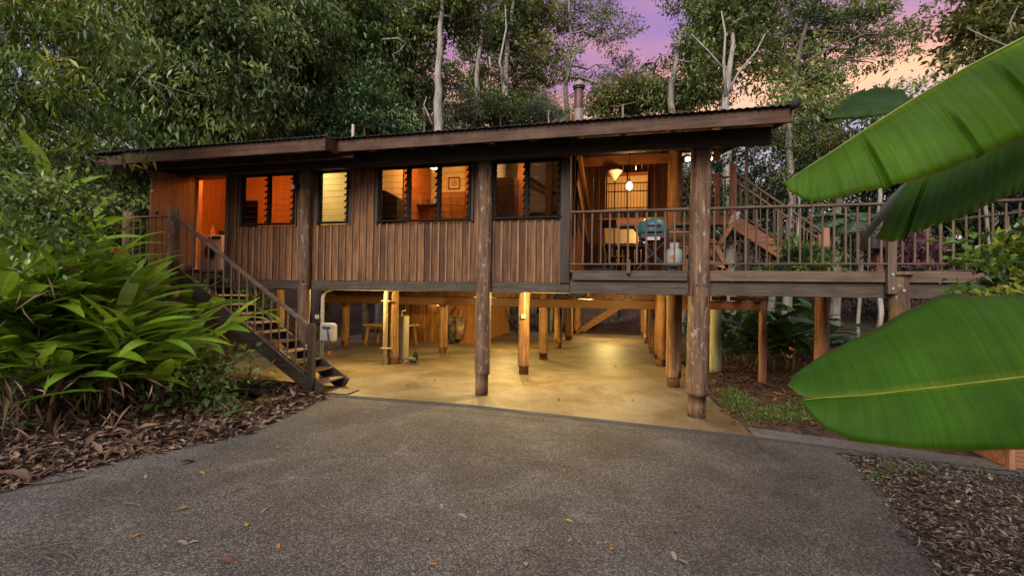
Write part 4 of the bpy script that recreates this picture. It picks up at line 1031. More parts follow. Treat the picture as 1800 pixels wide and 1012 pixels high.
MB().beam((1.99, 9.3, ZV+.9), (2.05, 9.3, ZV+1.12), .5, .07, .02).build('cushion', plain('mottled grey cloth', (.30, .27, .26), .9, noise=.5, scale=30), ac)
dt = thing('dining_table', 'dark timber table on the verandah before the lit opening', 'table', (.1, 11.3, ZV))
MB().box((.15, 11.3, ZV+.72), (.95, .8, .04), .006).build('table_top', dark_cab, dt)
for sx in (-.4, .4):
    for sy in (-.33, .33): MB().box((.15+sx, 11.3+sy, ZV+.35), (.07, .07, .70), .005).build('leg', dark_cab, dt)
sc_ = thing('slim_chair', 'dark wooden chair with a tall leaning back near the diagonal brace', 'chair', (-.45, 10.9, ZV))
for sy in (-.2, .2):
    MB().beam((-.36, 10.9+sy, ZV+.42), (-.52, 10.9+sy, ZV+1.05), .035, .035).build('back_post', dark_cab, sc_)
    MB().beam((-.36, 10.9+sy, ZV+.45), (-.44, 10.9+sy, ZV), .035, .035).build('leg', dark_cab, sc_)
    MB().beam((.02, 10.9+sy, ZV+.45), (.05, 10.9+sy, ZV), .035, .035).build('leg', dark_cab, sc_)
MB().box((-.17, 10.9, ZV+.45), (.42, .44, .03), .005).build('seat', dark_cab, sc_)
for k in range(3): MB().box((-.44-.03*k, 10.9, ZV+.72+.13*k), (.02, .36, .07)).build('back_slat', dark_cab, sc_)
dg = thing('pet_bowl', 'low dark round tray on the deck below the rail', 'tray', (-.35, 8.8, ZV))
MB().lathe((-.35, 8.8, ZV), [(.20, 0), (.22, .05), (.20, .055), (.18, .02)], 18).build('tray_body', charcoal, dg)

# ------------------------------------------------------------------ foliage builders
pal_dark = foliage('dark forest leaf', [(.018, .040, .008), (.058, .104, .019), (.125, .185, .038), (.23, .29, .075)])
pal_mid = foliage('mid green leaf', [(.028, .050, .012), (.075, .115, .026), (.14, .19, .042), (.24, .26, .06)])
pal_olive = foliage('olive leaf', [(.05, .062, .016), (.11, .125, .03), (.19, .19, .045), (.28, .26, .06)])
pal_grey = foliage('grey green leaf', [(.06, .08, .045), (.12, .15, .08), (.19, .22, .115), (.27, .29, .15)])
pal_lime = foliage('yellow green leaf', [(.018, .045, .007), (.045, .10, .013), (.10, .175, .018), (.25, .25, .02)])
pal_ivy = foliage('pale veined leaf', [(.025, .06, .018), (.05, .11, .03), (.10, .18, .055), (.20, .27, .10)])
pal_purple = foliage('dark purple leaf', [(.035, .016, .02), (.08, .03, .04), (.15, .07, .08), (.22, .12, .11)])
pal_litter = foliage('dry litter', [(.022, .014, .010), (.085, .052, .034), (.18, .115, .076), (.34, .255, .185)], rough=.8, trans=.05, spec=.2)
pal_chip = foliage('bark chip', [(.018, .013, .011), (.055, .042, .034), (.12, .095, .078), (.26, .225, .195)], rough=.85, trans=.0, spec=.2)

pal_far = foliage('deep forest leaf', [(.008, .017, .006), (.018, .036, .011), (.034, .06, .018), (.06, .09, .03)])
def nrm(a): return a/np.maximum(np.linalg.norm(a, axis=1, keepdims=True), 1e-6)
def leaf_arrays(P, D, L, Wd, rs, fold=.14, roll=.6):
    n = len(P); D = nrm(D)
    up = np.tile([0, 0, 1.0], (n, 1)) + rs.normal(0, roll, (n, 3))
    S = nrm(np.cross(D, up)); Nn = np.cross(S, D)
    L = L[:, None]; Wd = Wd[:, None]
    V = np.stack([P, P+D*L*.42+S*Wd*.5+Nn*Wd*fold, P+D*L-Nn*L*.12, P+D*L*.42-S*Wd*.5+Nn*Wd*fold], 1).reshape(-1, 3)
    b = (np.arange(n)*4)[:, None]
    Fc = np.concatenate([b+np.array([[0, 1, 2]]), b+np.array([[0, 2, 3]])], 1).reshape(-1, 3)
    return V, Fc
def crown_arrays(lobes, n, L, rs, droop=.35, aspect=.38, sig=None, per=34):
    """boughs scattered through the crown's lobes, leaf clumps on the boughs, gaps left between"""
    vol = np.array([l[1][0]*l[1][1]*l[1][2] for l in lobes])**.72; vol /= vol.sum()
    Ps, Ds, Ts = [], [], []
    for (c, r), fr in zip(lobes, vol):
        nb = max(2, int(n*fr/per/6)); c = np.array(c); r = np.array(r); k = nb*6
        d = nrm(rs.normal(0, 1, (nb, 3))); rad = rs.uniform(.1, 1, (nb, 1))**(1/2.6)
        s = sig or max(L*1.15, .04)
        bc = np.repeat(c + d*rad*r, 6, 0); dd = np.repeat(d, 6, 0)
        cc = bc + rs.normal(0, 1, (k, 3))*s*np.array([2.3, 2.3, 1.1]) + dd*s*rs.uniform(-1, 2, (k, 1))
        cs = rs.uniform(.6, 1.35, (k, 1))*s
        q = np.repeat(cc, per, 0) + rs.normal(0, 1, (k*per, 3))*np.repeat(cs, per, 0)*np.array([1, 1, .55])
        D = np.repeat(dd, per, 0)*.55 + rs.normal(0, .6, (k*per, 3)); D[:, 2] -= droop
        Ps.append(q); Ds.append(D)
        bt = np.repeat(rs.beta(1.1, 1.5, nb), 6)
        Ts.append(np.clip(np.repeat(bt + rs.normal(0, .10, k), per) + rs.normal(0, .12, k*per), 0, 1))
    P = np.concatenate(Ps); D = np.concatenate(Ds); T = np.concatenate(Ts)
    Ls = L*rs.uniform(.6, 1.3, len(P)); V, Fc = leaf_arrays(P, D, Ls, Ls*aspect*rs.uniform(.8, 1.25, len(P)), rs)
    return V, Fc, np.repeat(T, 2)
def bent(a, b, k, wob, q):
    a, b = Vector(a), Vector(b); L = (b-a).length
    return [a.lerp(b, i/k) + (Vector((q.gauss(0, 1), q.gauss(0, 1), q.gauss(0, .4)))*wob*L if 0 < i < k else Vector((0, 0, 0))) for i in range(k+1)]
def tree(name, label, cat, trunk, d, r, lobes, n, L, pal, bark_m, seed, droop=.35, aspect=.38, group=None, deep=.75, limbs=True, extra=None, per=34, sig=None):
    """trunk: points (u,v[,d]) read from the photograph, first one dropped to the ground; lobes: (u,v,ru,rv[,d])"""
    if d > 12: n = int(n*1.7); L *= .84
    rs = np.random.RandomState(seed); q = random.Random(seed)
    if d > 18: r *= 1.3
    pts = [at(t[0], t[1], (t[2] if len(t) > 2 else d)-(.05*d if d > 18 else 0)) for t in trunk]
    base = Vector((pts[0].x+q.uniform(-.3, .3), pts[0].y, terrain(pts[0].x, pts[0].y)-.1))
    t = thing(name, label, cat, base, group)
    line = [base] + pts; fine = []
    for a, b in zip(line, line[1:]):
        fine += bent(a, b, 4, .012, q)[:-1]
    fine.append(line[-1]); k = len(fine)
    MB().tube(fine, [r*(1.15-.85*i/(k-1)) for i in range(k)], 9).build('trunk', bark_m, t, smooth=True)
    LB = []
    for lb in lobes:
        dd = lb[4] if len(lb) > 4 else d
        s = dd/F_PX; c = at(lb[0], lb[1], dd); LB.append(((c.x, c.y, c.z), (lb[2]*s, lb[2]*s*deep, lb[3]*s)))
        if limbs:
            j = min(range(k//3, k), key=lambda i: (fine[i]-c).length + max(0, fine[i].z-c.z)*2)
            p = bent(fine[j], c, 5, .06, q); rr = r*(1.15-.85*j/(k-1))*.6
            MB().tube(p, [rr*(1-.8*i/5)+.008 for i in range(6)], 6).build('limb', bark_m, t, smooth=True)
            for _ in range(2):
                e = c + Vector((q.gauss(0, .5)*lb[2]*s, q.gauss(0, .4)*lb[2]*s, q.uniform(-.2, .8)*lb[3]*s))
                p2 = bent(p[3], e, 4, .07, q)
                MB().tube(p2, [rr*.45*(1-.75*i/4)+.006 for i in range(5)], 5).build('limb', bark_m, t, smooth=True)
    for pl_, rr in (extra or []):
        pp = [at(x_[0], x_[1], (x_[2] if len(x_) > 2 else d)*(.86 if d > 12 else 1)) for x_ in pl_]
        MB().tube(pp, [rr*(1-.7*i/(len(pp)-1)) for i in range(len(pp))], 6).build('limb', bark_m, t, smooth=True)
    V, Fc, T = crown_arrays(LB, n, L, rs, droop, aspect, sig, per)
    npmesh('crown', V, Fc, pal, t, origin=LB[0][0], tint=T)
    return t
G_BACK = 'forest trees behind the house'
# forest on the bank behind the laundry end
tree('forest_tree', 'tall dark tree with drooping glossy leaves over the laundry end of the roof', 'tree', [(250, 300), (262, 180), (300, 60), (330, -60)], 15, .22,
     [(250, 60, 90, 70), (330, 20, 100, 70), (300, 130, 90, 60), (210, 160, 80, 60), (360, 190, 80, 55), (250, 225, 80, 45), (170, 60, 80, 80), (390, 90, 70, 70)], 17000, .30, pal_dark, bark_dark, 101, .75, .32,
     extra=[([(275, 108), (250, 130), (222, 165)], .07), ([(245, 132), (285, 165), (300, 195)], .022), ([(262, 140), (300, 155), (345, 168), (385, 172)], .022), ([(290, 152), (316, 180), (322, 205)], .016)])
tree('forest_tree', 'broad dark tree with weeping branch ends behind the roof step', 'tree', [(455, 300), (460, 150), (470, 0)], 18, .25,
     [(430, 70, 80, 80), (480, 0, 90, 60), (400, 150, 80, 60), (470, 160, 75, 55), (440, 220, 80, 45), (520, 60, 60, 70), (380, 20, 70, 60)], 16000, .30, pal_dark, bark_dark, 102, .8, .30)
tree('forest_tree', 'dense dark tree rising left of the short vent pipe', 'tree', [(560, 290), (565, 150), (575, -20)], 21, .28,
     [(575, 40, 75, 70), (610, 110, 70, 60), (560, 150, 65, 60), (600, -30, 80, 50), (645, 60, 60, 60), (560, 210, 60, 40), (520, 110, 50, 50), (520, 190, 50, 40), (560, 235, 60, 30), (500, 250, 50, 24)], 19000, .30, pal_dark, bark_dark, 103, .6, .34)
tree('forest_tree', 'dark leafy tree with twisted pale dead branches near the gap of sky', 'tree', [(668, 260), (672, 150), (680, 10)], 23, .24,
     [(680, 40, 55, 60), (700, 110, 55, 50), (660, 150, 60, 55), (640, 20, 60, 60), (715, 60, 40, 45)], 12000, .28, pal_mid, bark, 104, .5, .36,
     extra=[([(672, 70), (700, 68), (713, 76), (703, 90), (690, 96), (700, 120)], .05), ([(660, 140), (655, 150), (640, 185)], .05)])
tree('leafy_bush', 'pale green leafy bush showing over the roof beside the vent pipe', 'bush', [(640, 300), (640, 225)], 19.5, .10,
     [(600, 215, 45, 30), (645, 205, 45, 32), (685, 220, 40, 28), (640, 165, 40, 30)], 7500, .22, pal_ivy, bark_dark, 105, .5, .36, group=None)
tree('forest_tree', 'tall pale straight trunk with a high open crown against violet sky', 'tree', [(771, 220), (770, 140), (773, 50), (785, -40)], 20.5, .16,
     [(770, 20, 45, 26), (810, 5, 45, 25), (740, 35, 30, 20), (790, -30, 60, 30), (835, 40, 30, 20)], 5200, .26, pal_mid, bark_pale, 106, .3, .45)
tree('leafy_bush', 'greyish green small leaved thicket above the middle of the roof', 'bush', [(745, 260), (745, 190)], 24, .10,
     [(715, 190, 42, 35), (760, 165, 38, 40), (800, 200, 40, 24), (745, 215, 50, 20), (720, 140, 30, 30)], 9500, .23, pal_grey, bark_pale, 107, .4, .36,
     extra=[([(760, 220), (752, 200), (745, 185), (750, 170)], .05)])
tree('forest_tree', 'dark tree with several thin stems beside the gap of pink sky', 'tree', [(835, 240), (838, 140), (850, 20)], 29, .20,
     [(850, 70, 38, 40), (830, 130, 34, 34), (870, 20, 45, 35), (845, 175, 36, 22), (812, 95, 25, 28)], 7800, .27, pal_mid, bark, 108, .3, .45)
tree('forest_tree', 'olive green tree with a pale forked trunk in the centre of the skyline', 'tree', [(890, 240), (888, 150), (892, 70), (905, -20)], 30, .20,
     [(905, 60, 45, 45), (935, 100, 38, 40), (910, 140, 40, 32), (940, 30, 35, 40), (895, 5, 40, 30), (925, 175, 34, 20), (965, 90, 22, 30)], 11000, .27, pal_olive, bark_pale, 109, .3, .45,
     extra=[([(890, 150), (878, 110), (890, 50), (888, 10)], .09), ([(860, 100), (862, 120), (880, 125), (884, 180)], .05)])
tree('eucalypt', 'tall open grey green gum tree reaching into the pink sky above the flue', 'tree', [(998, 240), (994, 150), (1004, 80), (1000, 0)], 32, .17,
     [(985, 25, 32, 26), (1030, 15, 36, 18), (1070, 40, 34, 20), (1095, 68, 24, 14), (1050, 65, 26, 14), (1000, 60, 20, 20), (1005, 108, 26, 14), (1070, 120, 34, 16), (1100, 140, 20, 12), (1000, 140, 26, 14), (960, 20, 26, 26)], 6800, .25, pal_grey, bark, 110, .35, .36,
     extra=[([(994, 150), (1010, 95), (1040, 70), (1090, 62)], .07), ([(998, 170), (1030, 150), (1075, 125)], .05)])
tree('feathery_bush', 'soft feathery grey green bush by the metal flue', 'bush', [(965, 240), (965, 195)], 25, .08,
     [(965, 190, 32, 24), (990, 200, 24, 16), (950, 205, 26, 14)], 5200, .20, pal_grey, bark, 111, .2, .16)
tree('leafy_bush', 'low dark scrub over the roof before the centre trees', 'bush', [(880, 240), (880, 205)], 26, .10,
     [(850, 200, 40, 18), (895, 205, 45, 16), (815, 205, 30, 16), (935, 203, 30, 14)], 6500, .22, pal_mid, bark_dark, 112, .3, .4)
tree('leafy_bush', 'olive tinted bush with a rounded crown behind the flue', 'bush', [(1095, 260), (1095, 185)], 27, .12,
     [(1085, 180, 38, 26), (1120, 165, 36, 30), (1150, 175, 36, 30), (1060, 190, 20, 16)], 8500, .24, pal_olive, bark, 113, .3, .42)
tree('forest_tree', 'dense mid green tree standing above the verandah roof', 'tree', [(1180, 260), (1180, 150), (1195, 60)], 25, .20,
     [(1190, 145, 36, 32), (1228, 90, 34, 40), (1220, 155, 42, 30), (1240, 30, 32, 42), (1258, 120, 36, 45), (1240, -20, 34, 40)], 9500, .27, pal_mid, bark, 114, .35, .4,
     extra=[([(1250, 75), (1225, 55), (1210, 40)], .05)])
tree('forest_tree', 'slender white multi stemmed tree rising behind the roof end', 'tree', [(1278, 260), (1276, 170), (1284, 110), (1290, 40)], 19.5, .15,
     [(1290, 30, 45, 40), (1330, 60, 36, 36), (1265, 70, 32, 34), (1310, 110, 36, 28), (1345, 20, 36, 34), (1270, 5, 40, 34)], 6500, .25, pal_mid, bark_pale, 115, .35, .4,
     extra=[([(1276, 170), (1272, 110), (1275, 60), (1268, 20)], .07), ([(1278, 165), (1300, 125), (1330, 90), (1345, 60)], .06), ([(1270, 120), (1245, 90), (1215, 60)], .05)])
tree('forest_tree', 'wide spreading tree with dark trunk and open crown against the orange sky', 'tree', [(1392, 300), (1388, 210), (1398, 120), (1420, 30)], 27, .22,
     [(1420, 60, 48, 40), (1470, 30, 50, 36), (1520, 45, 46, 34), (1565, 60, 34, 26), (1590, 70, 22, 22), (1500, 90, 36, 24), (1390, 30, 45, 40), (1440, 110, 46, 30), (1385, 110, 36, 36), (1400, 160, 40, 26), (1455, 150, 30, 20), (1540, 20, 40, 24), (1535, 110, 14, 14), (1440, -20, 60, 30)], 11000, .26, pal_mid, bark_dark, 116, .3, .45,
     extra=[([(1398, 120), (1450, 90), (1520, 60), (1580, 62)], .09), ([(1392, 160), (1440, 130), (1490, 100)], .06)])
tree('forest_tree', 'thin leaved tree filling the gap between landing stair and sky', 'tree', [(1440, 330), (1436, 250), (1430, 200)], 20, .10,
     [(1430, 215, 40, 28), (1390, 250, 40, 30), (1470, 240, 34, 22), (1350, 215, 30, 34), (1425, 280, 50, 24)], 6000, .2, pal_olive, bark_dark, 117, .3, .42)
tree('forest_tree', 'near dark tree with big leaf clusters high above the banana leaf', 'tree', [(1830, 400), (1800, 150), (1780, 20)], 13, .16,
     [(1760, 30, 40, 36), (1800, 60, 45, 45), (1722, 65, 24, 26), (1775, 105, 36, 16), (1712, 100, 18, 12), (1760, -20, 50, 26)], 4000, .26, pal_olive, bark, 118, .3, .42,
     extra=[([(1790, 90), (1740, 70), (1700, 50)], .04), ([(1780, 60), (1775, 40), (1790, 10)], .03)])
# forest beyond the deck and stair
for i, (lab, us, vs, d, pal, rr) in enumerate([
    ('dark bushy tree behind the upper landing rail', 1235, 330, 19, pal_dark, 60), ('mid green tree behind the flood lamps', 1205, 290, 24, pal_mid, 50),
    ('shady tree behind the middle of the landing stair', 1360, 340, 18, pal_dark, 62), ('dull green tree past the foot of the landing stair', 1470, 330, 20, pal_mid, 60),
    ('dark tree beyond the walkway rail under the banana leaf', 1590, 350, 19, pal_dark, 70), ('dim tree at the far end of the walkway', 1720, 370, 17, pal_dark, 75), ('tall shady tree past the end of the deck', 1830, 330, 16, pal_dark, 80)]):
    tree('forest_tree', lab, 'tree', [(us, 470), (us+4, vs+30), (us-6, vs-60)], d, .12+.01*i,
         [(us, vs-20, rr, 45), (us-35, vs+40, rr*.8, 45), (us+35, vs+50, rr*.8, 45), (us+5, vs+110, rr, 40)], 6500, .22, pal_far if pal is pal_dark else pal_dark, bark, 130+i, .4, .40)
# far wood as one mass, with the undergrowth below it
def mass(name, lobes, n, L, pal, seed, droop=.4, aspect=.38, deep=.6, per=34):
    rs = np.random.RandomState(seed); LB = []
    for lb in lobes:
        s = lb[4]/F_PX; c = at(lb[0], lb[1], lb[4]); LB.append(((c.x, c.y, c.z), (lb[2]*s, lb[2]*s*deep, lb[3]*s)))
    V, Fc, T = crown_arrays(LB, n, L, rs, droop, aspect, per=per)
    return stuff(npmesh(name, V, Fc, pal, origin=LB[0][0], tint=T))
mass('far_wood', [(u, v, 110, 80, 30+(u % 3)) for u in range(-120, 720, 110) for v in (-40, 60, 150, 240, 330)], 60000, .32, pal_far, 200)
mass('undergrowth', [(u, v, 80, 45, 23+(u*7+v) % 5) for u in range(720, 1900, 90) for v in (330, 400, 470, 540, 590) if not (860 < u < 1220 and v > 460)] +
     [(u, v, 70, 40, 27) for u in range(420, 760, 80) for v in (480, 540)] + [(u, 548, 45, 22, 28.8) for u in range(880, 1180, 40)] + [(u, 225, 70, 26, 33) for u in range(700, 1400, 90)], 80000, .21, pal_far, 201)
for i, (u, v0, v1, d, r, bm) in enumerate([(1384, 640, 330, 17, .17, bark), (1470, 640, 300, 21, .12, bark_dark), (1543, 640, 340, 17, .09, bark_pale), (1305, 640, 470, 22, .13, bark), (1655, 640, 300, 19, .14, bark_dark),
                                          (935, 585, 500, 27, .28, bark_dark), (968, 585, 500, 28, .16, bark_dark), (1075, 590, 480, 29, .15, bark)]):
    a = at(u, v0, d); b = at(u+6, v1, d); q = random.Random(300+i); z0 = terrain(a.x, a.y)-.1
    t = thing('forest_sapling', ['grey trunk under the deck behind the squared red post', 'thin dark trunk between the deck poles', 'thin pale trunk close to the deck log with the cap', 'trunk in the shade under the landing', 'dark trunk beyond the walkway deck',
              'thick dark trunk at the far left end of the slab', 'slim dark trunk beside the thick one past the slab', 'slim trunk behind the back stair'][i].replace(' left', ''), 'tree', (a.x, a.y, z0))
    pts = bent((a.x, a.y, z0), b + Vector((0, 0, 3)), 8, .008, q)
    MB().tube(pts, [r*(1.1-.5*k/8) for k in range(9)], 10).build('trunk', bm, t, smooth=True)
    V, Fc, T = crown_arrays([((b.x, b.y, b.z+3), (1.2, 1.0, .9))], 900, .24, np.random.RandomState(310+i), .4)
    npmesh('crown', V, Fc, pal_dark, t, origin=(b.x, b.y, b.z+3), tint=T)
# near foliage at the upper left: long leaves and small glossy leaves
tree('laurel_tree', 'near leafy tree with long yellow green leaves at the edge of the clearing', 'tree', [(-60, 500), (-40, 250), (20, 60)], 7.0, .10,
     [(30, 60, 60, 55), (70, 140, 60, 50), (20, 200, 60, 60), (85, 180, 40, 40), (115, 60, 36, 40), (60, -20, 80, 50), (10, 290, 60, 40)], 6800, .17, pal_lime, bark_dark, 140, .7, .24,
     extra=[([(-20, 200), (60, 160), (140, 120)], .02), ([(-30, 100), (60, 40), (150, 30)], .02)], per=22)
tree('vine_thicket', 'glossy dark vine thicket hanging beside the laundry end of the roof', 'bush', [(110, 480), (110, 300), (110, 200)], 10.6, .05,
     [(60, 300, 70, 50), (130, 260, 60, 50), (170, 330, 60, 45), (220, 330, 40, 40), (100, 370, 70, 50), (20, 380, 60, 60), (200, 400, 50, 40), (170, 210, 50, 40)], 11000, .15, pal_dark, bark_dark, 141, .5, .46)
tree('small_leaved_shrub', 'small leaved shrub with whitish shiny leaves before the ginger stand', 'bush', [(-40, 560), (-20, 420), (40, 370)], 5.2, .012,
     [(30, 345, 55, 35), (85, 380, 40, 22), (110, 410, 30, 16), (20, 400, 40, 40), (60, 320, 40, 20)], 2400, .085, pal_dark, bark_dark, 142, .2, .5, per=16)
tree('dark_thicket', 'dark shrubs on the bank behind the front stair', 'bush', [(300, 560), (300, 480)], 13.5, .06,
     [(230, 350, 60, 60), (250, 450, 60, 50), (330, 500, 60, 36), (180, 430, 70, 60), (420, 530, 50, 24)], 8000, .2, pal_dark, bark_dark, 143, .4, .4)

# big single leaves: one mesh per kind, copied
def blade_mesh(name, L, Wd, droop, mat, fold=.22, k=8, wavy=.0, seed=0, blunt=.8):
    q = random.Random(seed); V = []; UV = []
    for i in range(k+1):
        s = i/k; w = Wd*.5*(math.sin(math.pi*min(1, s**blunt*.97+.03))**.75); a = droop*s
        x = L*math.sin(a)/max(droop, 1e-3) if droop else L*s
        z = -L*(1-math.cos(a))/max(droop, 1e-3) if droop else 0
        nx, nz = math.sin(a), math.cos(a); e = wavy*q.uniform(-1, 1)*w
        V += [(x, w, z+w*fold+e), (x, 0, z), (x, -w, z+w*fold-e)]; UV += [(0, s), (.5, s), (1, s)]
    Fc = []
    for i in range(k):
        o = i*3; Fc += [(o, o+1, o+4, o+3), (o+1, o+2, o+5, o+4)]
    me = bpy.data.meshes.new(name); me.from_pydata(V, [], Fc)
    uv = me.uv_layers.new(name='uv')
    for lp in me.loops: uv.data[lp.index].uv = UV[lp.vertex_index]
    me.polygons.foreach_set('use_smooth', [True]*len(Fc)); me.materials.append(mat); me.update()
    return me
def put_leaf(name, me, parent, pos, d, roll=0.0, sc=1.0):
    d = Vector(d).normalized(); up = Vector((0, 0, 1))
    y = up.cross(d)
    if y.length < 1e-3: y = Vector((0, 1, 0))
    y.normalize(); z = d.cross(y)
    R = Matrix((d, y, z)).transposed().to_4x4() @ Matrix.Rotation(roll, 4, 'X')
    o = bpy.data.objects.new(name, me); C.objects.link(o); o.parent = parent
    o.rotation_euler = R.to_euler(); o.location = Vector(pos)-wloc(parent); o.scale = (sc, sc, sc)
    return o
ging_mat = leafmat('ginger leaf', (.06, .155, .012), (.25, .38, .03), (.32, .40, .08), .24, .30, stripes=26)
ging_dead = leafmat('withered ginger leaf', (.05, .025, .013), (.17, .095, .055), (.15, .095, .055), .8, .1, stripes=20)
cane_mat = plain('ginger cane', (.06, .09, .02), .5)
GL = [blade_mesh('ginger_leaf', 1.0, .20, dr, ging_mat, .20, 8, .04, 60+i) for i, dr in enumerate((.3, .75, 1.15, .5))]
GD = [blade_mesh('withered_leaf', 1.0, .085, dr, ging_dead, .75, 7, .25, 70+i) for i, dr in enumerate((1.2, .6))]
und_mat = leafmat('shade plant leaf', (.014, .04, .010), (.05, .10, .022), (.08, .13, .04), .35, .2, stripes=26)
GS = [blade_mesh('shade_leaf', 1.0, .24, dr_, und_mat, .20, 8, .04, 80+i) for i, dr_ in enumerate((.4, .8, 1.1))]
def ginger(label, u, v, d, n_canes, h, spread, seed, group, bias=(0.5, -.35), dead=6, kinds=None, low=.26, lsc=1.0):
    q = random.Random(seed); p = at(u, v, d); b = Vector((p.x, p.y, terrain(p.x, p.y)))
    t = thing('ginger_plant', label, 'plant', b, group)
    for i in range(n_canes):
        a = q.uniform(0, 6.28); lean = q.uniform(.25, 1.0)*spread
        hd = Vector((math.cos(a)+bias[0], math.sin(a)+bias[1], 0)); hd.normalize()
        foot = b + Vector((q.gauss(0, .28), q.gauss(0, .28), -.03)); H = h*q.uniform(.72, 1.08)
        pts = [foot + hd*lean*(s**1.9) + Vector((0, 0, H*(s - .20*s*s*s))) for s in [k/8 for k in range(9)]]
        MB().tube(pts, [.013*(1-.06*k) for k in range(9)], 6).build('cane', cane_mat, t, smooth=True)
        m_ = q.randint(9, 12); side = Vector((-hd.y, hd.x, 0)); plane = q.uniform(-.9, .9)
        for k in range(m_):
            s = low+(1-low)*k/(m_-1); f = s*8; j = min(int(f), 7); pos = pts[j].lerp(pts[j+1], f-j)
            tan = (pts[j+1]-pts[j]).normalized(); sg = 1 if k % 2 else -1
            out = (side*math.cos(plane) + hd*math.sin(plane)*.9)*sg
            dd = tan*(.45+.5*s) + out*(1.05-.45*s) + Vector((0, 0, .05)) + Vector((q.gauss(0, .12), q.gauss(0, .12), q.gauss(0, .1)))
            put_leaf('leaf', q.choice(kinds or GL), t, pos, dd, q.uniform(-.5, .5), q.uniform(.70, 1.12)*(1 if s < .9 else .85)*lsc)
    for i in range(dead*3):
        a = q.uniform(0, 6.28); pos = b + Vector((q.gauss(0, .4), q.gauss(0, .35)-.15, q.uniform(.15, .7)))
        put_leaf('withered_leaf', q.choice(GD), t, pos, (math.cos(a)*.5+.1, math.sin(a)*.5-.35, -q.uniform(.5, 1.2)), q.uniform(-1.5, 1.5), q.uniform(.25, .55))
    return t
GG = 'ginger plants crowding the bank by the front stair'
ginger('tall ginger clump with upright blades against the dark thicket', 60, 640, 7.3, 9, 3.2, .9, 1, GG, (.5, -.4), 8)
ginger('ginger clump leaning out towards the round landing post', 150, 640, 7.4, 8, 2.5, 1.0, 2, GG, (.5, -.3), 6)
ginger('ginger clump with yellowing folded leaf tips in the middle of the stand', 150, 680, 6.5, 9, 2.1, 1.0, 3, GG, (.6, -.4), 10)
ginger('ginger clump with a skirt of brown withered leaves at the mulch edge', 50, 690, 6.1, 9, 2.1, .9, 4, GG, (.4, -.5), 16)
ginger('ginger clump spilling low over the little pond', 225, 660, 6.9, 8, 1.65, 1.0, 5, GG, (.6, -.4), 5)
ginger('low ginger clump beneath the front stair stringer', 300, 640, 7.7, 7, 1.15, .6, 6, GG, (.3, -.5), 3, lsc=.8)
ginger('ginger clump with broad leaves cut off by the edge of the picture', -20, 640, 5.4, 8, 2.2, .9, 7, GG, (.5, -.3), 8)
ginger('ginger clump behind the stand beneath the landing', 215, 600, 8.6, 8, 2.2, .8, 8, GG, (.4, -.2), 2)
ginger('tallest ginger clump with blades standing above the stair post height', 95, 640, 6.8, 9, 3.3, .7, 9, GG, (.5, -.3), 4)
ginger('ginger clump with blades fanning over the mulch in front of the stand', 130, 700, 5.9, 8, 1.6, 1.0, 10, GG, (.6, -.5), 8)
ginger('ginger clump drooping its leaf tips down to the pond edging', 200, 690, 6.3, 7, 1.3, .9, 11, GG, (.5, -.6), 5)
mass('dead_thatch', [(40, 690, 50, 26, 6.0), (110, 690, 50, 26, 6.1), (190, 690, 40, 20, 6.3), (-30, 690, 50, 30, 5.8)], 1500, .28, pal_litter, 212, 1.0, .10, per=10)
GU = 'dark broad leaved plants under the deck'
for i, (lab, u, v, d) in enumerate([('dark broad leaved plant between the thin red post and the tall log post', 1300, 640, 12.5), ('dark broad leaved plant with red flower spikes behind the thin red post', 1375, 640, 11.5),
                                    ('dark broad leaved plant beside the thick red deck pole', 1405, 655, 12.8), ('dark broad leaved plant in the shade below the landing', 1265, 620, 15)]):
    ginger(lab, u, v, d, 7, 1.7, .9, 40+i, GU, (.0, -.5), 2, GS)
fl_m = plain('orange flower spike', (.75, .16, .05), .5)
for lab, u, v, d in (('small orange flower spike among the ginger leaves', 203, 445, 6.0), ('upper red flower spike under the deck', 1393, 615, 10.9), ('lower red flower spike under the deck', 1388, 629, 10.8)):
    p = at(u, v, d); t = thing('flower_spike', lab, 'flower', p)
    q = random.Random(u)
    for k in range(6):
        a = q.uniform(0, 6.28); e = p + Vector((math.cos(a)*.09, math.sin(a)*.05, q.uniform(.0, .10)))
        MB().tube([p, p.lerp(e, .5)+Vector((0, 0, .02)), e], [.008, .015, .002], 5).build('petal', fl_m, t)
# nephthytis ground cover, strap-leaved tuft
mass('ground_cover', [(300, 668, 34, 24, 6.9), (345, 660, 34, 26, 7.1), (320, 690, 40, 12, 6.7), (380, 668, 20, 16, 7.3), (240, 690, 26, 12, 6.3)], 1500, .12, pal_ivy, 211, .1, .62, per=14)
st = thing('strap_leaved_tuft', 'tuft of narrow strap leaves above the pale ground cover', 'plant', at(345, 640, 7.2))
SL = blade_mesh('strap_leaf', 1.0, .05, 1.1, ging_mat, .4, 8)
q = random.Random(9); b_ = at(345, 650, 7.2); b_.z = terrain(b_.x, b_.y)+.1; st.location = b_
for k in range(20):
    a = q.uniform(0, 6.28); put_leaf('leaf', SL, st, b_, (math.cos(a), math.sin(a), q.uniform(.6, 1.6)), 0, q.uniform(.55, .95))
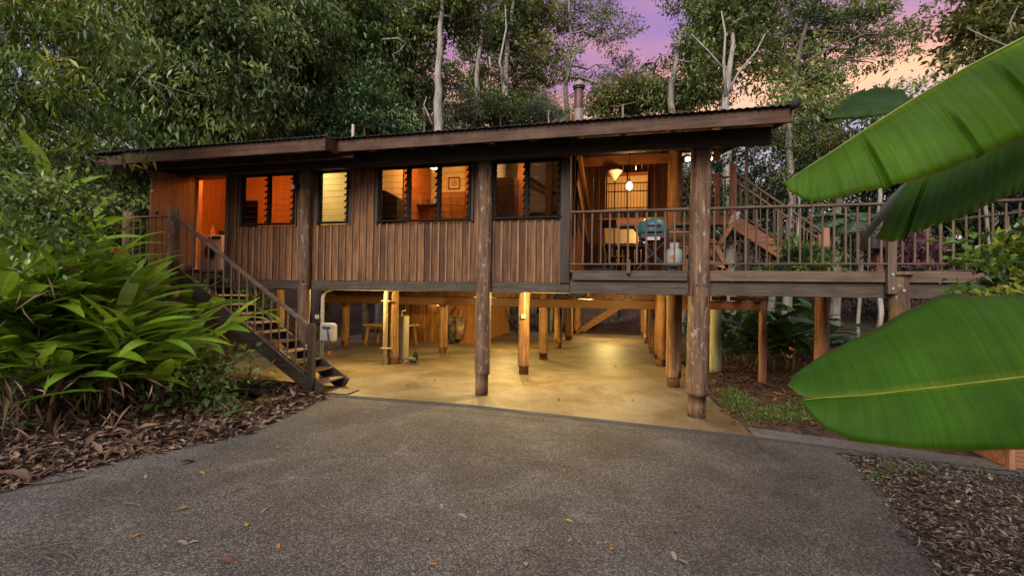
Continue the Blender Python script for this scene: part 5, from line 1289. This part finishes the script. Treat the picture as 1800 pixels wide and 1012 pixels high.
# pinnate palms and ferns
fr_mat = leafmat('palm leaflet', (.025, .06, .02), (.07, .13, .045), (.12, .17, .08), .4, .25)
LF = blade_mesh('leaflet', 1.0, .13, .5, fr_mat, .2, 4)
def palm(name, label, u, v, d, n, L, hgt, seed, wide=.34, group=None):
    q = random.Random(seed); p = at(u, v, d); b = Vector((p.x, p.y, terrain(p.x, p.y)-.05)); top = Vector((p.x, p.y, max(p.z, b.z+.1)))
    t = thing(name, label, 'palm', b, group)
    MB().tube(bent(b, top, 4, .01, q), .05, 8).build('trunk', bark, t, smooth=True)
    for i in range(n):
        a = 6.28*i/n+q.uniform(-.3, .3); e = q.uniform(.3, 1.1); h = Vector((math.cos(a), math.sin(a), 0))
        pts = [top + h*L*s*math.cos(e*(1-.6*s)) + Vector((0, 0, L*(s*math.sin(e) - .75*s*s))) for s in [k/9 for k in range(10)]]
        m = MB(); m.tube(pts, [.014*(1-.8*k/9)+.002 for k in range(10)], 5)
        for k in range(2, 40):
            s = k/40; f = s*9; j = min(int(f), 8); c = pts[j].lerp(pts[j+1], f-j); tn = (pts[j+1]-pts[j]).normalized()
            sd_ = tn.cross(Vector((0, 0, 1))).normalized(); ll = L*wide*math.sin(math.pi*min(1, s*.9+.12))
            for sg in (-1, 1):
                dd = (sd_*sg + tn*.6 + Vector((0, 0, -.25-.2*q.random()))).normalized(); nn = dd.cross(tn).normalized(); w = dd.cross(nn)*ll*.06
                m.add([c, c+dd*ll*.45+w, c+dd*ll, c+dd*ll*.45-w], [(0, 1, 2, 3)])
        o = m.build('frond', frond_mat, t)
    return t
frond_mat = plain('palm frond', (.045, .085, .035), .4, noise=.25, scale=3)
palm('palm', 'palm with grey green fronds drooping beside the thick deck pole', 1395, 575, 14.5, 9, 1.5, 0, 1)
palm('palm', 'palm spreading fronds under the deck by the green treated pole', 1320, 600, 16, 9, 1.6, 0, 2)
palm('palm', 'palm showing over the deck rail below the banana leaf', 1510, 395, 13, 11, 1.5, 0, 3)
palm('palm', 'palm behind the foot of the landing stair', 1455, 400, 16, 10, 1.7, 0, 4)
palm('palm', 'slim palm with fronds high at the corner of the sky', 1745, 40, 14, 9, 1.6, 0, 5, .4)
palm('tree_fern', 'fern clump in the gloom past the far end of the slab', 940, 570, 28, 10, 1.3, 0, 6)
palm('tree_fern', 'fern under the far side of the deck', 1480, 600, 15, 9, 1.5, 0, 8)

# potted plants on the deck
def pot(t, x, y, r, h, mat):
    MB().lathe((x, y, ZV), [(r*.72, 0), (r, h-.03), (r*1.06, h-.03), (r*1.06, h), (r*.9, h), (r*.85, h-.05)], 18).build('pot', mat, t)
dr = thing('dragon_tree', 'potted dragon tree with two spiky leaf heads before the landing stair', 'plant', (3.02, 9.3, ZV))
pot(dr, 2.98, 9.3, .26, .22, plain('teal glazed pot', (.03, .09, .11), .3))
SP = blade_mesh('spike_leaf', 1.0, .06, .9, leafmat('dragon tree leaf', (.05, .10, .025), (.17, .22, .06), (.3, .33, .14), .4, .25), .3, 6)
for pts, n in (([(2.96, 9.3, ZV+.2), (2.95, 9.3, 3.1), (2.98, 9.28, 3.7), (2.80, 9.25, 4.22)], 46), ([(3.0, 9.32, ZV+.2), (3.08, 9.3, 2.9), (3.12, 9.3, 3.5), (3.07, 9.25, 4.0)], 46), ):
    MB().tube(pts, [.022, .02, .018, .015], 8).build('stem', bark_pale, dr, smooth=True)
    c = Vector(pts[-1]); q = random.Random(n+int(c.x*100))
    for k in range(n):
        a = q.uniform(0, 6.28); put_leaf('leaf', SP, dr, c+Vector((0, 0, q.uniform(-.12, .03))), (math.cos(a), math.sin(a), q.uniform(-.5, 1.3)), 0, q.uniform(.24, .40))
def potted(label, u, y, r, h, lobes, n, L, pal, potm, seed, asp=.45):
    p = at_y(u, 470, y); t = thing('potted_plant', label, 'plant', (p.x, y, ZV)); pot(t, p.x, y, r, h, potm)
    V, Fc, T = crown_arrays([((p.x+a, y, ZV+z), (rr, rr, rz)) for a, z, rr, rz in lobes], n, L, np.random.RandomState(seed), .0, asp, .05, 7)
    npmesh('foliage', V, Fc, pal, t, origin=(p.x, y, ZV+h), tint=T)
potted('potted bushy light green plant beside the dragon tree', 1398, 9.2, .15, .16, [(0, .38, .24, .18), (-.12, .3, .16, .12), (.14, .26, .18, .12)], 900, .10, pal_lime, plain('brown pot', (.06, .045, .04), .5), 1, .5)
potted('potted spidery pale plant at the foot of the landing stair', 1432, 8.9, .12, .10, [(0, .2, .26, .1)], 380, .22, pal_lime, plain('dark clay pot', (.07, .04, .03), .5), 2, .12)
potted('purplish dark spiky plant massed behind the walkway rail', 1600, 9.4, .2, .12, [(-.25, .35, .35, .24), (.2, .3, .3, .22), (0, .5, .35, .16)], 1500, .17, pal_purple, plain('black pot', (.03, .03, .03), .5), 3, .14)
bp_ = thing('blue_pot', 'big glazed deep blue pot beyond the walkway rail', 'pot', (5.3, 9.6, ZV))
pp = at_y(1715, 450, 9.6)
MB().lathe((pp.x, 9.6, ZV), [(.20, 0), (.31, .2), (.36, .45), (.33, .62), (.38, .66), (.38, .72), (.32, .72), (.30, .6)], 22).build('pot', plain('deep blue glaze', (.03, .03, .16), .2, noise=.3), bp_, smooth=True)
bp_.location = (0, 0, 0); bp_.location = (pp.x, 9.6, ZV)
for c_ in bp_.children: c_.location = Vector(c_.location) + Vector((5.3-pp.x, 0, 0)) if False else c_.location
db = thing('planter_tub', 'dark square planter tub by the capped deck log', 'pot', (4.0, 9.3, ZV))
q0 = at_y(1545, 450, 9.3)
MB().box((q0.x, 9.3, ZV+.55), (.42, .42, .26), .02).build('tub', charcoal, db); MB().box((q0.x, 9.3, ZV+.21), (.10, .10, .42), .005).build('stand', red_z, db)

# ------------------------------------------------------------------ banana plant close to the camera
ban = thing('banana_plant', 'banana plant with huge bright green leaves reaching across the deck side', 'plant', (3.1, 2.6, 0))
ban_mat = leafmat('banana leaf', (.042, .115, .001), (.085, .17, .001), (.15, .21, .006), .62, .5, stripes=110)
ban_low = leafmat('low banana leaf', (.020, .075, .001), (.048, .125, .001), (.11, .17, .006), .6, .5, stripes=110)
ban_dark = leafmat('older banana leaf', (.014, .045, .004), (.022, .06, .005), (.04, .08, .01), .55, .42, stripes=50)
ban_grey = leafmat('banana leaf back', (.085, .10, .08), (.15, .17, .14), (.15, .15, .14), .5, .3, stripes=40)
MB().tube([(3.1, 2.6, -.2), (3.1, 2.6, 1.0), (3.05, 2.58, 2.2), (2.95, 2.55, 2.9)], [.15, .14, .11, .07], 14).build('pseudostem', plain('banana stem', (.16, .17, .06), .5, noise=.4), ban, smooth=True)
rib_mat = plain('banana midrib', (.11, .15, .02), .5, noise=.2)
def resample(L, n):
    L = [Vector(p) for p in L]; ds = [0]
    for a, b in zip(L, L[1:]): ds.append(ds[-1]+(b-a).length)
    o = []
    for i in range(n+1):
        s = ds[-1]*i/n; j = 0
        while j < len(L)-2 and ds[j+1] < s: j += 1
        f = (s-ds[j])/max(ds[j+1]-ds[j], 1e-6); o.append(L[j].lerp(L[j+1], f))
    return o
def half_blade(name, rib, edge, mat, cuts={}, n=44, m=8, bulge=.03, seed=0, parent=None, rib_r=0):
    """one half of a banana leaf between its midrib and its outer margin; cuts are the tears along the side veins"""
    if cuts: cuts = {int(k*420/n): v for k, v in cuts.items()}; n = 420
    q = random.Random(seed); A = resample([at(*p) for p in rib], n); B = resample([at(*p) for p in edge], n)
    V = []; UV = []; Fc = []
    for i in range(n+1):
        g_ = i*44/n; wob = math.sin(g_*.9+seed)*.5+math.sin(g_*2.3)*.3
        for j in range(m+1):
            f = j/m; p = A[i].lerp(B[i], f); nrm_ = (B[i]-A[i]).cross(A[min(i+1, n)]-A[max(i-1, 0)])
            if nrm_.length > 1e-6: nrm_.normalize()
            ck = min((abs(i-c_) for c_ in cuts), default=99); cj = min(cuts, key=lambda c_: abs(i-c_)) if cuts else 0
            crease = -.030*math.exp(-(ck/2.2)**2)*smooth(cuts[cj]/m-.1, cuts[cj]/m+.25, f) + (.012*math.copysign(math.exp(-abs(ck)/9), i-cj)*f if cuts else 0) if cuts else 0
            p = p + nrm_*(bulge*math.sin(math.pi*f*.8) + .009*wob*f + .004*math.sin(g_*5.1+f*3)*f*f + crease)
            V.append(p); UV.append((.5+.5*f, i/n))
    w = m+1
    for i in range(n):
        for j in range(m):
            Fc.append((i*w+j, i*w+j+1, (i+1)*w+j+1, (i+1)*w+j))
    o0 = V[0]; me = bpy.data.meshes.new(name); me.from_pydata([tuple(p-o0) for p in V], [], Fc)
    uv = me.uv_layers.new(name='uv')
    for lp in me.loops: uv.data[lp.index].uv = UV[lp.vertex_index]
    me.polygons.foreach_set('use_smooth', [True]*len(Fc)); me.materials.append(mat); me.update()
    o = bpy.data.objects.new(name, me); C.objects.link(o); place(o, o0, parent or ban)
    if rib_r:
        MB().tube(A[::max(1, n//24)], [rib_r*(.25+.75*k_/len(A[::max(1, n//24)])) for k_ in range(len(A[::max(1, n//24)]))], 6).build('midrib', rib_mat, parent or ban, smooth=True)
    s = o.modifiers.new('thick', 'SOLIDIFY'); s.thickness = .0018
    return o
# upper leaf: rib runs up to the right, near half hangs
rib1 = [(1374, 326, 2.15), (1410, 300, 2.12), (1450, 275, 2.1), (1520, 228, 2.05), (1600, 178, 2.0), (1700, 118, 1.95), (1800, 66, 1.92), (1900, 20, 1.95), (2020, -30, 2.05)]
edge1 = [(1378, 330, 2.13), (1392, 342, 2.08), (1424, 360, 2.02), (1470, 352, 1.98), (1520, 340, 1.94), (1560, 333, 1.92), (1612, 317, 1.9), (1665, 300, 1.88), (1710, 281, 1.86), (1800, 242, 1.86), (1900, 200, 1.9), (2010, 130, 2.0), (2030, -20, 2.06)]
half_blade('leaf', rib1, edge1, ban_mat, {9: 1, 16: 3, 22: 1, 23: 5}, seed=1, rib_r=.009)
half_blade('leaf', [(1452, 273, 2.105), (1500, 241, 2.07), (1545, 212, 2.04)], [(1453, 268, 2.16), (1505, 228, 2.16), (1547, 203, 2.10)], ban_grey, n=12, m=4, seed=2)
# lower half of the next leaf, behind it
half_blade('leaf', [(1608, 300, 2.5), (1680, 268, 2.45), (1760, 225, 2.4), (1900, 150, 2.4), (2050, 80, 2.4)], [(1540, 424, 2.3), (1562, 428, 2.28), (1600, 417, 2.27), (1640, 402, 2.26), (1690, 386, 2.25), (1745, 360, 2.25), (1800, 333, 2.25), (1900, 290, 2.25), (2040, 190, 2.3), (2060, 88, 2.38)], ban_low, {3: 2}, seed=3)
half_blade('leaf', [(1612, 312, 2.49), (1575, 360, 2.42), (1522, 424, 2.33)], [(1606, 314, 2.5), (1562, 348, 2.46), (1516, 420, 2.36)], ban_grey, n=16, m=4, seed=4)
# third leaf: low, seen nearly edge to edge
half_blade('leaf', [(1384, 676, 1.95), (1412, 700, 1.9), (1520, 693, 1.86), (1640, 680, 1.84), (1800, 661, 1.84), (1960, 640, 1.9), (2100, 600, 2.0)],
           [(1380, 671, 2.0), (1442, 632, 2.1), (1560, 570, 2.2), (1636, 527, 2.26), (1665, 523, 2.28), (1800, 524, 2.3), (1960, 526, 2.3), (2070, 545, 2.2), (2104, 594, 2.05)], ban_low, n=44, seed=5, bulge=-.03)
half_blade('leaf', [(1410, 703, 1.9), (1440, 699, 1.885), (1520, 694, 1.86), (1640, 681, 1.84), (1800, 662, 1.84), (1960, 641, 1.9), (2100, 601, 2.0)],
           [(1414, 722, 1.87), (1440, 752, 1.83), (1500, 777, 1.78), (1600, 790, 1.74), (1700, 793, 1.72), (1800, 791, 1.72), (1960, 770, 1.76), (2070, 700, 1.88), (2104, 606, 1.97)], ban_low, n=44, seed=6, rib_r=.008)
half_blade('leaf', [(1636, 524, 2.265), (1800, 520, 2.3), (1960, 523, 2.3), (2100, 528, 2.3)], [(1660, 521, 2.36), (1800, 514, 2.4), (1960, 517, 2.4), (2100, 522, 2.4)], ban_grey, n=16, m=3, seed=8)
# small dark leaf tip behind
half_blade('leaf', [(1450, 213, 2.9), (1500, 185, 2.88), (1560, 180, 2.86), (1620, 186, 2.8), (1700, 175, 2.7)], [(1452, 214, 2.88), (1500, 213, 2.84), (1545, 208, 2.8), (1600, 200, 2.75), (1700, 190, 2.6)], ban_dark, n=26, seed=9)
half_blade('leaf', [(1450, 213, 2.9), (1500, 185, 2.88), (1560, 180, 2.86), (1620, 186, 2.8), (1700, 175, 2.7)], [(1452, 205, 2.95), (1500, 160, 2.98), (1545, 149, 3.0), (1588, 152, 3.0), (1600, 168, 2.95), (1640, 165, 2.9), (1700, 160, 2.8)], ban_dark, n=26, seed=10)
for a, b, c_ in (((2020, -30, 2.05), (2200, -60, 2.5), (2.95, 2.55, 2.85)), ((2050, 80, 2.4), (2200, 120, 2.6), (2.98, 2.56, 2.6)), ((2100, 600, 2.0), (2250, 620, 2.4), (3.05, 2.58, 2.1))):
    MB().tube([at(*a), at(*b), c_], [.012, .02, .035], 8).build('leaf_stalk', cane_mat, ban, smooth=True)
# leafy shrub between the banana leaves
tree('round_leaved_shrub', 'bright small leaved shrub between the two big banana leaves', 'bush', [(1860, 700), (1840, 560), (1790, 490)], 4.6, .03,
     [(1770, 450, 36, 22), (1735, 480, 36, 18), (1790, 500, 36, 26), (1705, 505, 26, 12), (1760, 525, 40, 12), (1815, 445, 36, 36), (1840, 520, 50, 50)], 1700, .125, pal_lime, bark, 150, .05, .46, per=9, sig=.055,
     extra=[([(1830, 470), (1760, 450), (1690, 462)], .007), ([(1830, 520), (1750, 490), (1685, 500)], .007)])

# ------------------------------------------------------------------ pond, litter, grass, fallen leaves
pv = [(POND[0]+.92*math.cos(k*.2618), POND[1]+.72*math.sin(k*.2618), .035) for k in range(24)]
_m = MB(); _m.v = pv; _m.f = [tuple(range(24))]
structure(_m.build('pond_water', plain('dark pond water', (.008, .012, .008), .05, noise=.05)))
edge_w = wood('pond timber', (.045, .026, .018), (.12, .075, .052), 'X')
pe = thing('pond_edging', 'brown log edging curving round a small dark pond', 'edging', (POND[0], POND[1], .06))
for k in range(9):
    a0, a1 = k*.698, (k+1)*.698-.05
    p = Vector((POND[0]+1.0*math.cos(a0), POND[1]+.78*math.sin(a0), .07)); q_ = Vector((POND[0]+1.0*math.cos(a1), POND[1]+.78*math.sin(a1), .07))
    MB().tube(bent(p, q_, 4, .02, rng), [.05, .06, .055, .06, .05], 8).build('edging_log', edge_w, pe, smooth=True)
def litter(name, n, fn, L, asp, pal, seed, lift=.012, tilt=.25, group=None):
    rs = np.random.RandomState(seed); P = []
    while len(P) < n:
        x, y = fn(rs)
        if math.hypot((x-POND[0])/.95, (y-POND[1])/.75) < 1: continue
        if paved(x, y) < -.02 + (-.45*rs.random()**4): continue
        z = (terrain(x, y) if paved(x, y) > 0 else gz(x, y))
        P.append((x, y, z+lift*rs.uniform(.3, 2.2)))
    P = np.array(P); D = rs.normal(0, 1, (n, 3)); D[:, 2] *= tilt
    Ls = L*rs.uniform(.4, 1.5, n)**1.2; V, Fc = leaf_arrays(P, D, Ls, Ls*asp*rs.uniform(.6, 1.4, n), rs, .25, .25)
    T = np.repeat(np.clip(rs.beta(2, 2.2, n), 0, 1), 2)
    return stuff(npmesh(name, V, Fc, pal, origin=tuple(P.mean(0)), tint=T))
def left_bed(rs):
    y = rs.uniform(1.5, 8.0); return interp(LEFT_EDGE, y) - rs.exponential(1.15)+.12, y
def right_bed(rs):
    y = rs.uniform(2.0, 7.2); return interp(RIGHT_EDGE, y)-.06+abs(rs.normal(0, 1.6)), y
def right_soil(rs): return rs.uniform(1.7, 7), rs.uniform(8.0, 16)
def left_soil(rs): return rs.uniform(-14, -9.4), rs.uniform(8.3, 16)
def back_soil(rs): return rs.uniform(-12, 6), rs.uniform(23.5, 31)
litter('leaf_litter', 9000, left_bed, .10, .34, pal_litter, 220)
litter('twig_litter', 9000, left_bed, .085, .10, pal_chip, 221)
litter('big_leaf_litter', 700, left_bed, .19, .34, pal_litter, 229, .02, .35)
litter('bark_mulch', 15000, right_bed, .06, .26, pal_chip, 222)
litter('mulch_leaves', 900, right_bed, .08, .36, pal_litter, 227)
pal_red = foliage('red brown litter', [(.03, .012, .006), (.08, .034, .018), (.14, .063, .034), (.21, .11, .065)], rough=.85, trans=.03, spec=.15)
litter('soil_litter', 5000, right_soil, .11, .34, pal_red, 223)
litter('bank_litter', 4000, left_soil, .11, .34, pal_red, 224)
litter('forest_litter', 2500, back_soil, .15, .34, pal_red, 225)
def grass_patch(name, n, pts, h, seed):
    rs = np.random.RandomState(seed); P = []
    for _ in range(n):
        (u, v, ru, rv) = pts[rs.randint(len(pts))]; g = on_ground(u+rs.normal(0, ru), v+rs.normal(0, rv))
        if paved(g.x, g.y) < 0: continue
        P.append((g.x, g.y, terrain(g.x, g.y)))
    P = np.array(P); n = len(P); D = rs.normal(0, .5, (n, 3)); D[:, 2] = 1
    Ls = h*rs.uniform(.5, 1.4, n); V, Fc = leaf_arrays(P, D, Ls, Ls*.10+.003, rs, .1, .6)
    return stuff(npmesh(name, V, Fc, pal_lime, origin=tuple(P.mean(0)), tint=np.repeat(rs.uniform(0, .75, n), 2)))
grass_patch('grass', 3200, [(1300, 712, 14, 8), (1340, 730, 24, 8), (1390, 738, 24, 5), (1280, 700, 10, 6), (1400, 720, 20, 10)], .07, 230)
grass_patch('grass', 500, [(470, 690, 20, 6), (530, 690, 12, 5), (440, 685, 12, 5), (1565, 830, 12, 6), (1620, 838, 8, 4), (1740, 835, 14, 4), (1540, 838, 16, 4)], .07, 231)
we = thing('seedling', 'small bright green seedling in the brown leaf litter', 'plant', on_ground(45, 775))
q = random.Random(4); w0 = on_ground(45, 778); w0.z = terrain(w0.x, w0.y)+.05
SE = blade_mesh('seedling_leaf', .13, .06, .5, leafmat('seedling leaf', (.05, .12, .015), (.12, .24, .03), (.2, .3, .08), .35, .3), .2, 5)
for k in range(12):
    a = q.uniform(0, 6.28); put_leaf('leaf', SE, we, w0+Vector((q.gauss(0, .07), q.gauss(0, .05), q.uniform(0, .05))), (math.cos(a), math.sin(a), q.uniform(-.1, .7)), 0, q.uniform(.7, 1.2))
tp = thing('timber_planter', 'low orange timber box at the end of the concrete path', 'planter', (4.95, 7.45, gz(4.95, 7.4)))
for k in range(3): MB().box((5.25, 7.30, gz(5, 7.3)+.06+k*.10), (.75, .04, .096), .004).build('plank', red_x, tp)
MB().box((4.90, 7.30, gz(5, 7.3)+.17), (.07, .08, .36), .004).build('corner_post', red_z, tp)
MB().box((4.88, 7.7, gz(5, 7.3)+.16), (.04, .72, .30), .004).build('plank', red_x, tp)
# single leaves lying on the driveway and slab
def leaf_kind(name, c0, c1, L, Wd, fold, droop): return blade_mesh(name, L, Wd, droop, leafmat(name, c0, c1, tuple(min(1, a*1.2) for a in c1), .6, .1), fold, 6, .15, 5)
K = {'y': leaf_kind('yellow leaf', (.26, .16, .01), (.36, .24, .015), .10, .045, .35, .5), 'o': leaf_kind('orange leaf', (.22, .085, .015), (.30, .13, .02), .10, .042, .4, .7),
     'b': leaf_kind('brown leaf', (.07, .033, .018), (.14, .07, .038), .12, .04, .5, .8), 'p': leaf_kind('pale leaf', (.16, .14, .10), (.22, .20, .14), .11, .035, .35, .4)}
ORD = 'first second third fourth fifth sixth seventh eighth ninth tenth eleventh twelfth thirteenth fourteenth fifteenth sixteenth seventeenth eighteenth'.split()
COLN = {'y': 'yellow', 'o': 'orange', 'b': 'brown', 'p': 'pale'}
LEAF_SPOTS = [(488, 788, 'y', 1), (350, 832, 'y', 1), (330, 894, 'y', 1.1), (433, 927, 'y', 1), (544, 769, 'y', .6), (711, 748, 'y', .6), (994, 915, 'y', .9), (1367, 825, 'y', .8), (1546, 915, 'y', .9), (930, 714, 'y', .6),
        (250, 864, 'o', .9), (248, 940, 'o', .8), (998, 819, 'o', 1.1), (994, 826, 'o', .7), (1073, 970, 'o', 1.2), (947, 850, 'o', .7), (1017, 865, 'o', .6), (767, 995, 'o', .9), (751, 953, 'o', 1), (490, 957, 'o', .7), (1161, 766, 'o', .6), (1236, 803, 'o', .6),
        (315, 818, 'b', 2.2), (423, 793, 'b', 1.2), (385, 987, 'b', 1.3), (573, 793, 'b', 1), (915, 970, 'b', 1.3), (420, 858, 'b', 1.1), (1035, 891, 'b', .7), (1176, 933, 'b', 1), (1330, 970, 'b', 1), (730, 790, 'b', .7), (620, 906, 'b', .7), (1426, 842, 'b', .9), (845, 886, 'b', .7), (655, 842, 'b', .8), (777, 778, 'b', .8), (1220, 888, 'b', .8),
        (805, 906, 'p', 1.2), (312, 954, 'p', 1.2), (332, 957, 'p', 1), (255, 836, 'p', 1), (924, 999, 'p', 1.4), (1181, 972, 'p', 1.2), (1210, 995, 'p', 1.2), (470, 895, 'p', 1), (776, 887, 'p', .9), (1005, 948, 'p', .7)]
LEAF_SPOTS.sort(key=lambda t_: on_ground(t_[0], t_[1]).y, reverse=True); seen = {}
for i, (u, v, k, s) in enumerate(LEAF_SPOTS):
    g = on_ground(u, v); q = random.Random(500+i); a = q.uniform(0, 6.28)
    o = bpy.data.objects.new('fallen_leaf', K[k]); C.objects.link(o); o.location = g + Vector((0, 0, .014*s)); o.rotation_euler = (q.uniform(-.2, .2), q.uniform(-.1, .12), a); o.scale = (s*.75,)*3
    j = seen.get(k, 0); seen[k] = j+1
    tag(o, '%s %s leaf on the grey driveway counting out from the trench drain' % (ORD[j], COLN[k]), 'leaf', COLN[k]+' leaves on the driveway')
SLAB_SPOTS = sorted([(lambda q: (q.uniform(8.4, 14), q.uniform(-5.2, 1.2)))(random.Random(700+i)) for i in range(14)])
for i, (y, x) in enumerate(SLAB_SPOTS):
    q = random.Random(700+i)
    o = bpy.data.objects.new('fallen_leaf', K['b']); C.objects.link(o); o.location = (x, y, gz(x, y)+.012); o.rotation_euler = (q.uniform(-.2, .2), 0, q.uniform(0, 6.28)); o.scale = (.9,)*3
    tag(o, '%s brown leaf on the lit slab counting in from the trench drain' % ORD[i], 'leaf', 'brown leaves on the slab')
for i, (u, v, ln) in enumerate(sorted([(465, 774, .20), (340, 865, .16), (108, 958, .24), (120, 978, .2), (190, 880, .18), (235, 888, .2), (1180, 935, .18), (1288, 865, .14), (90, 987, .22)], key=lambda t_: -on_ground(t_[0], t_[1]).y)):
    g = on_ground(u, v); q = random.Random(800+i); a = q.uniform(-.7, .7); d = Vector((math.cos(a), math.sin(a), 0))*ln/2
    o = MB().tube([g-d+Vector((0, 0, .008)), g+Vector((q.uniform(-.01, .01), .01, .012)), g+d+Vector((0, 0, .008))], [.004, .005, .003], 5).build('twig', bark_dark)
    tag(o, '%s thin dark twig on the grey driveway counting out from the trench drain' % ORD[i], 'twig', 'twigs on the driveway')
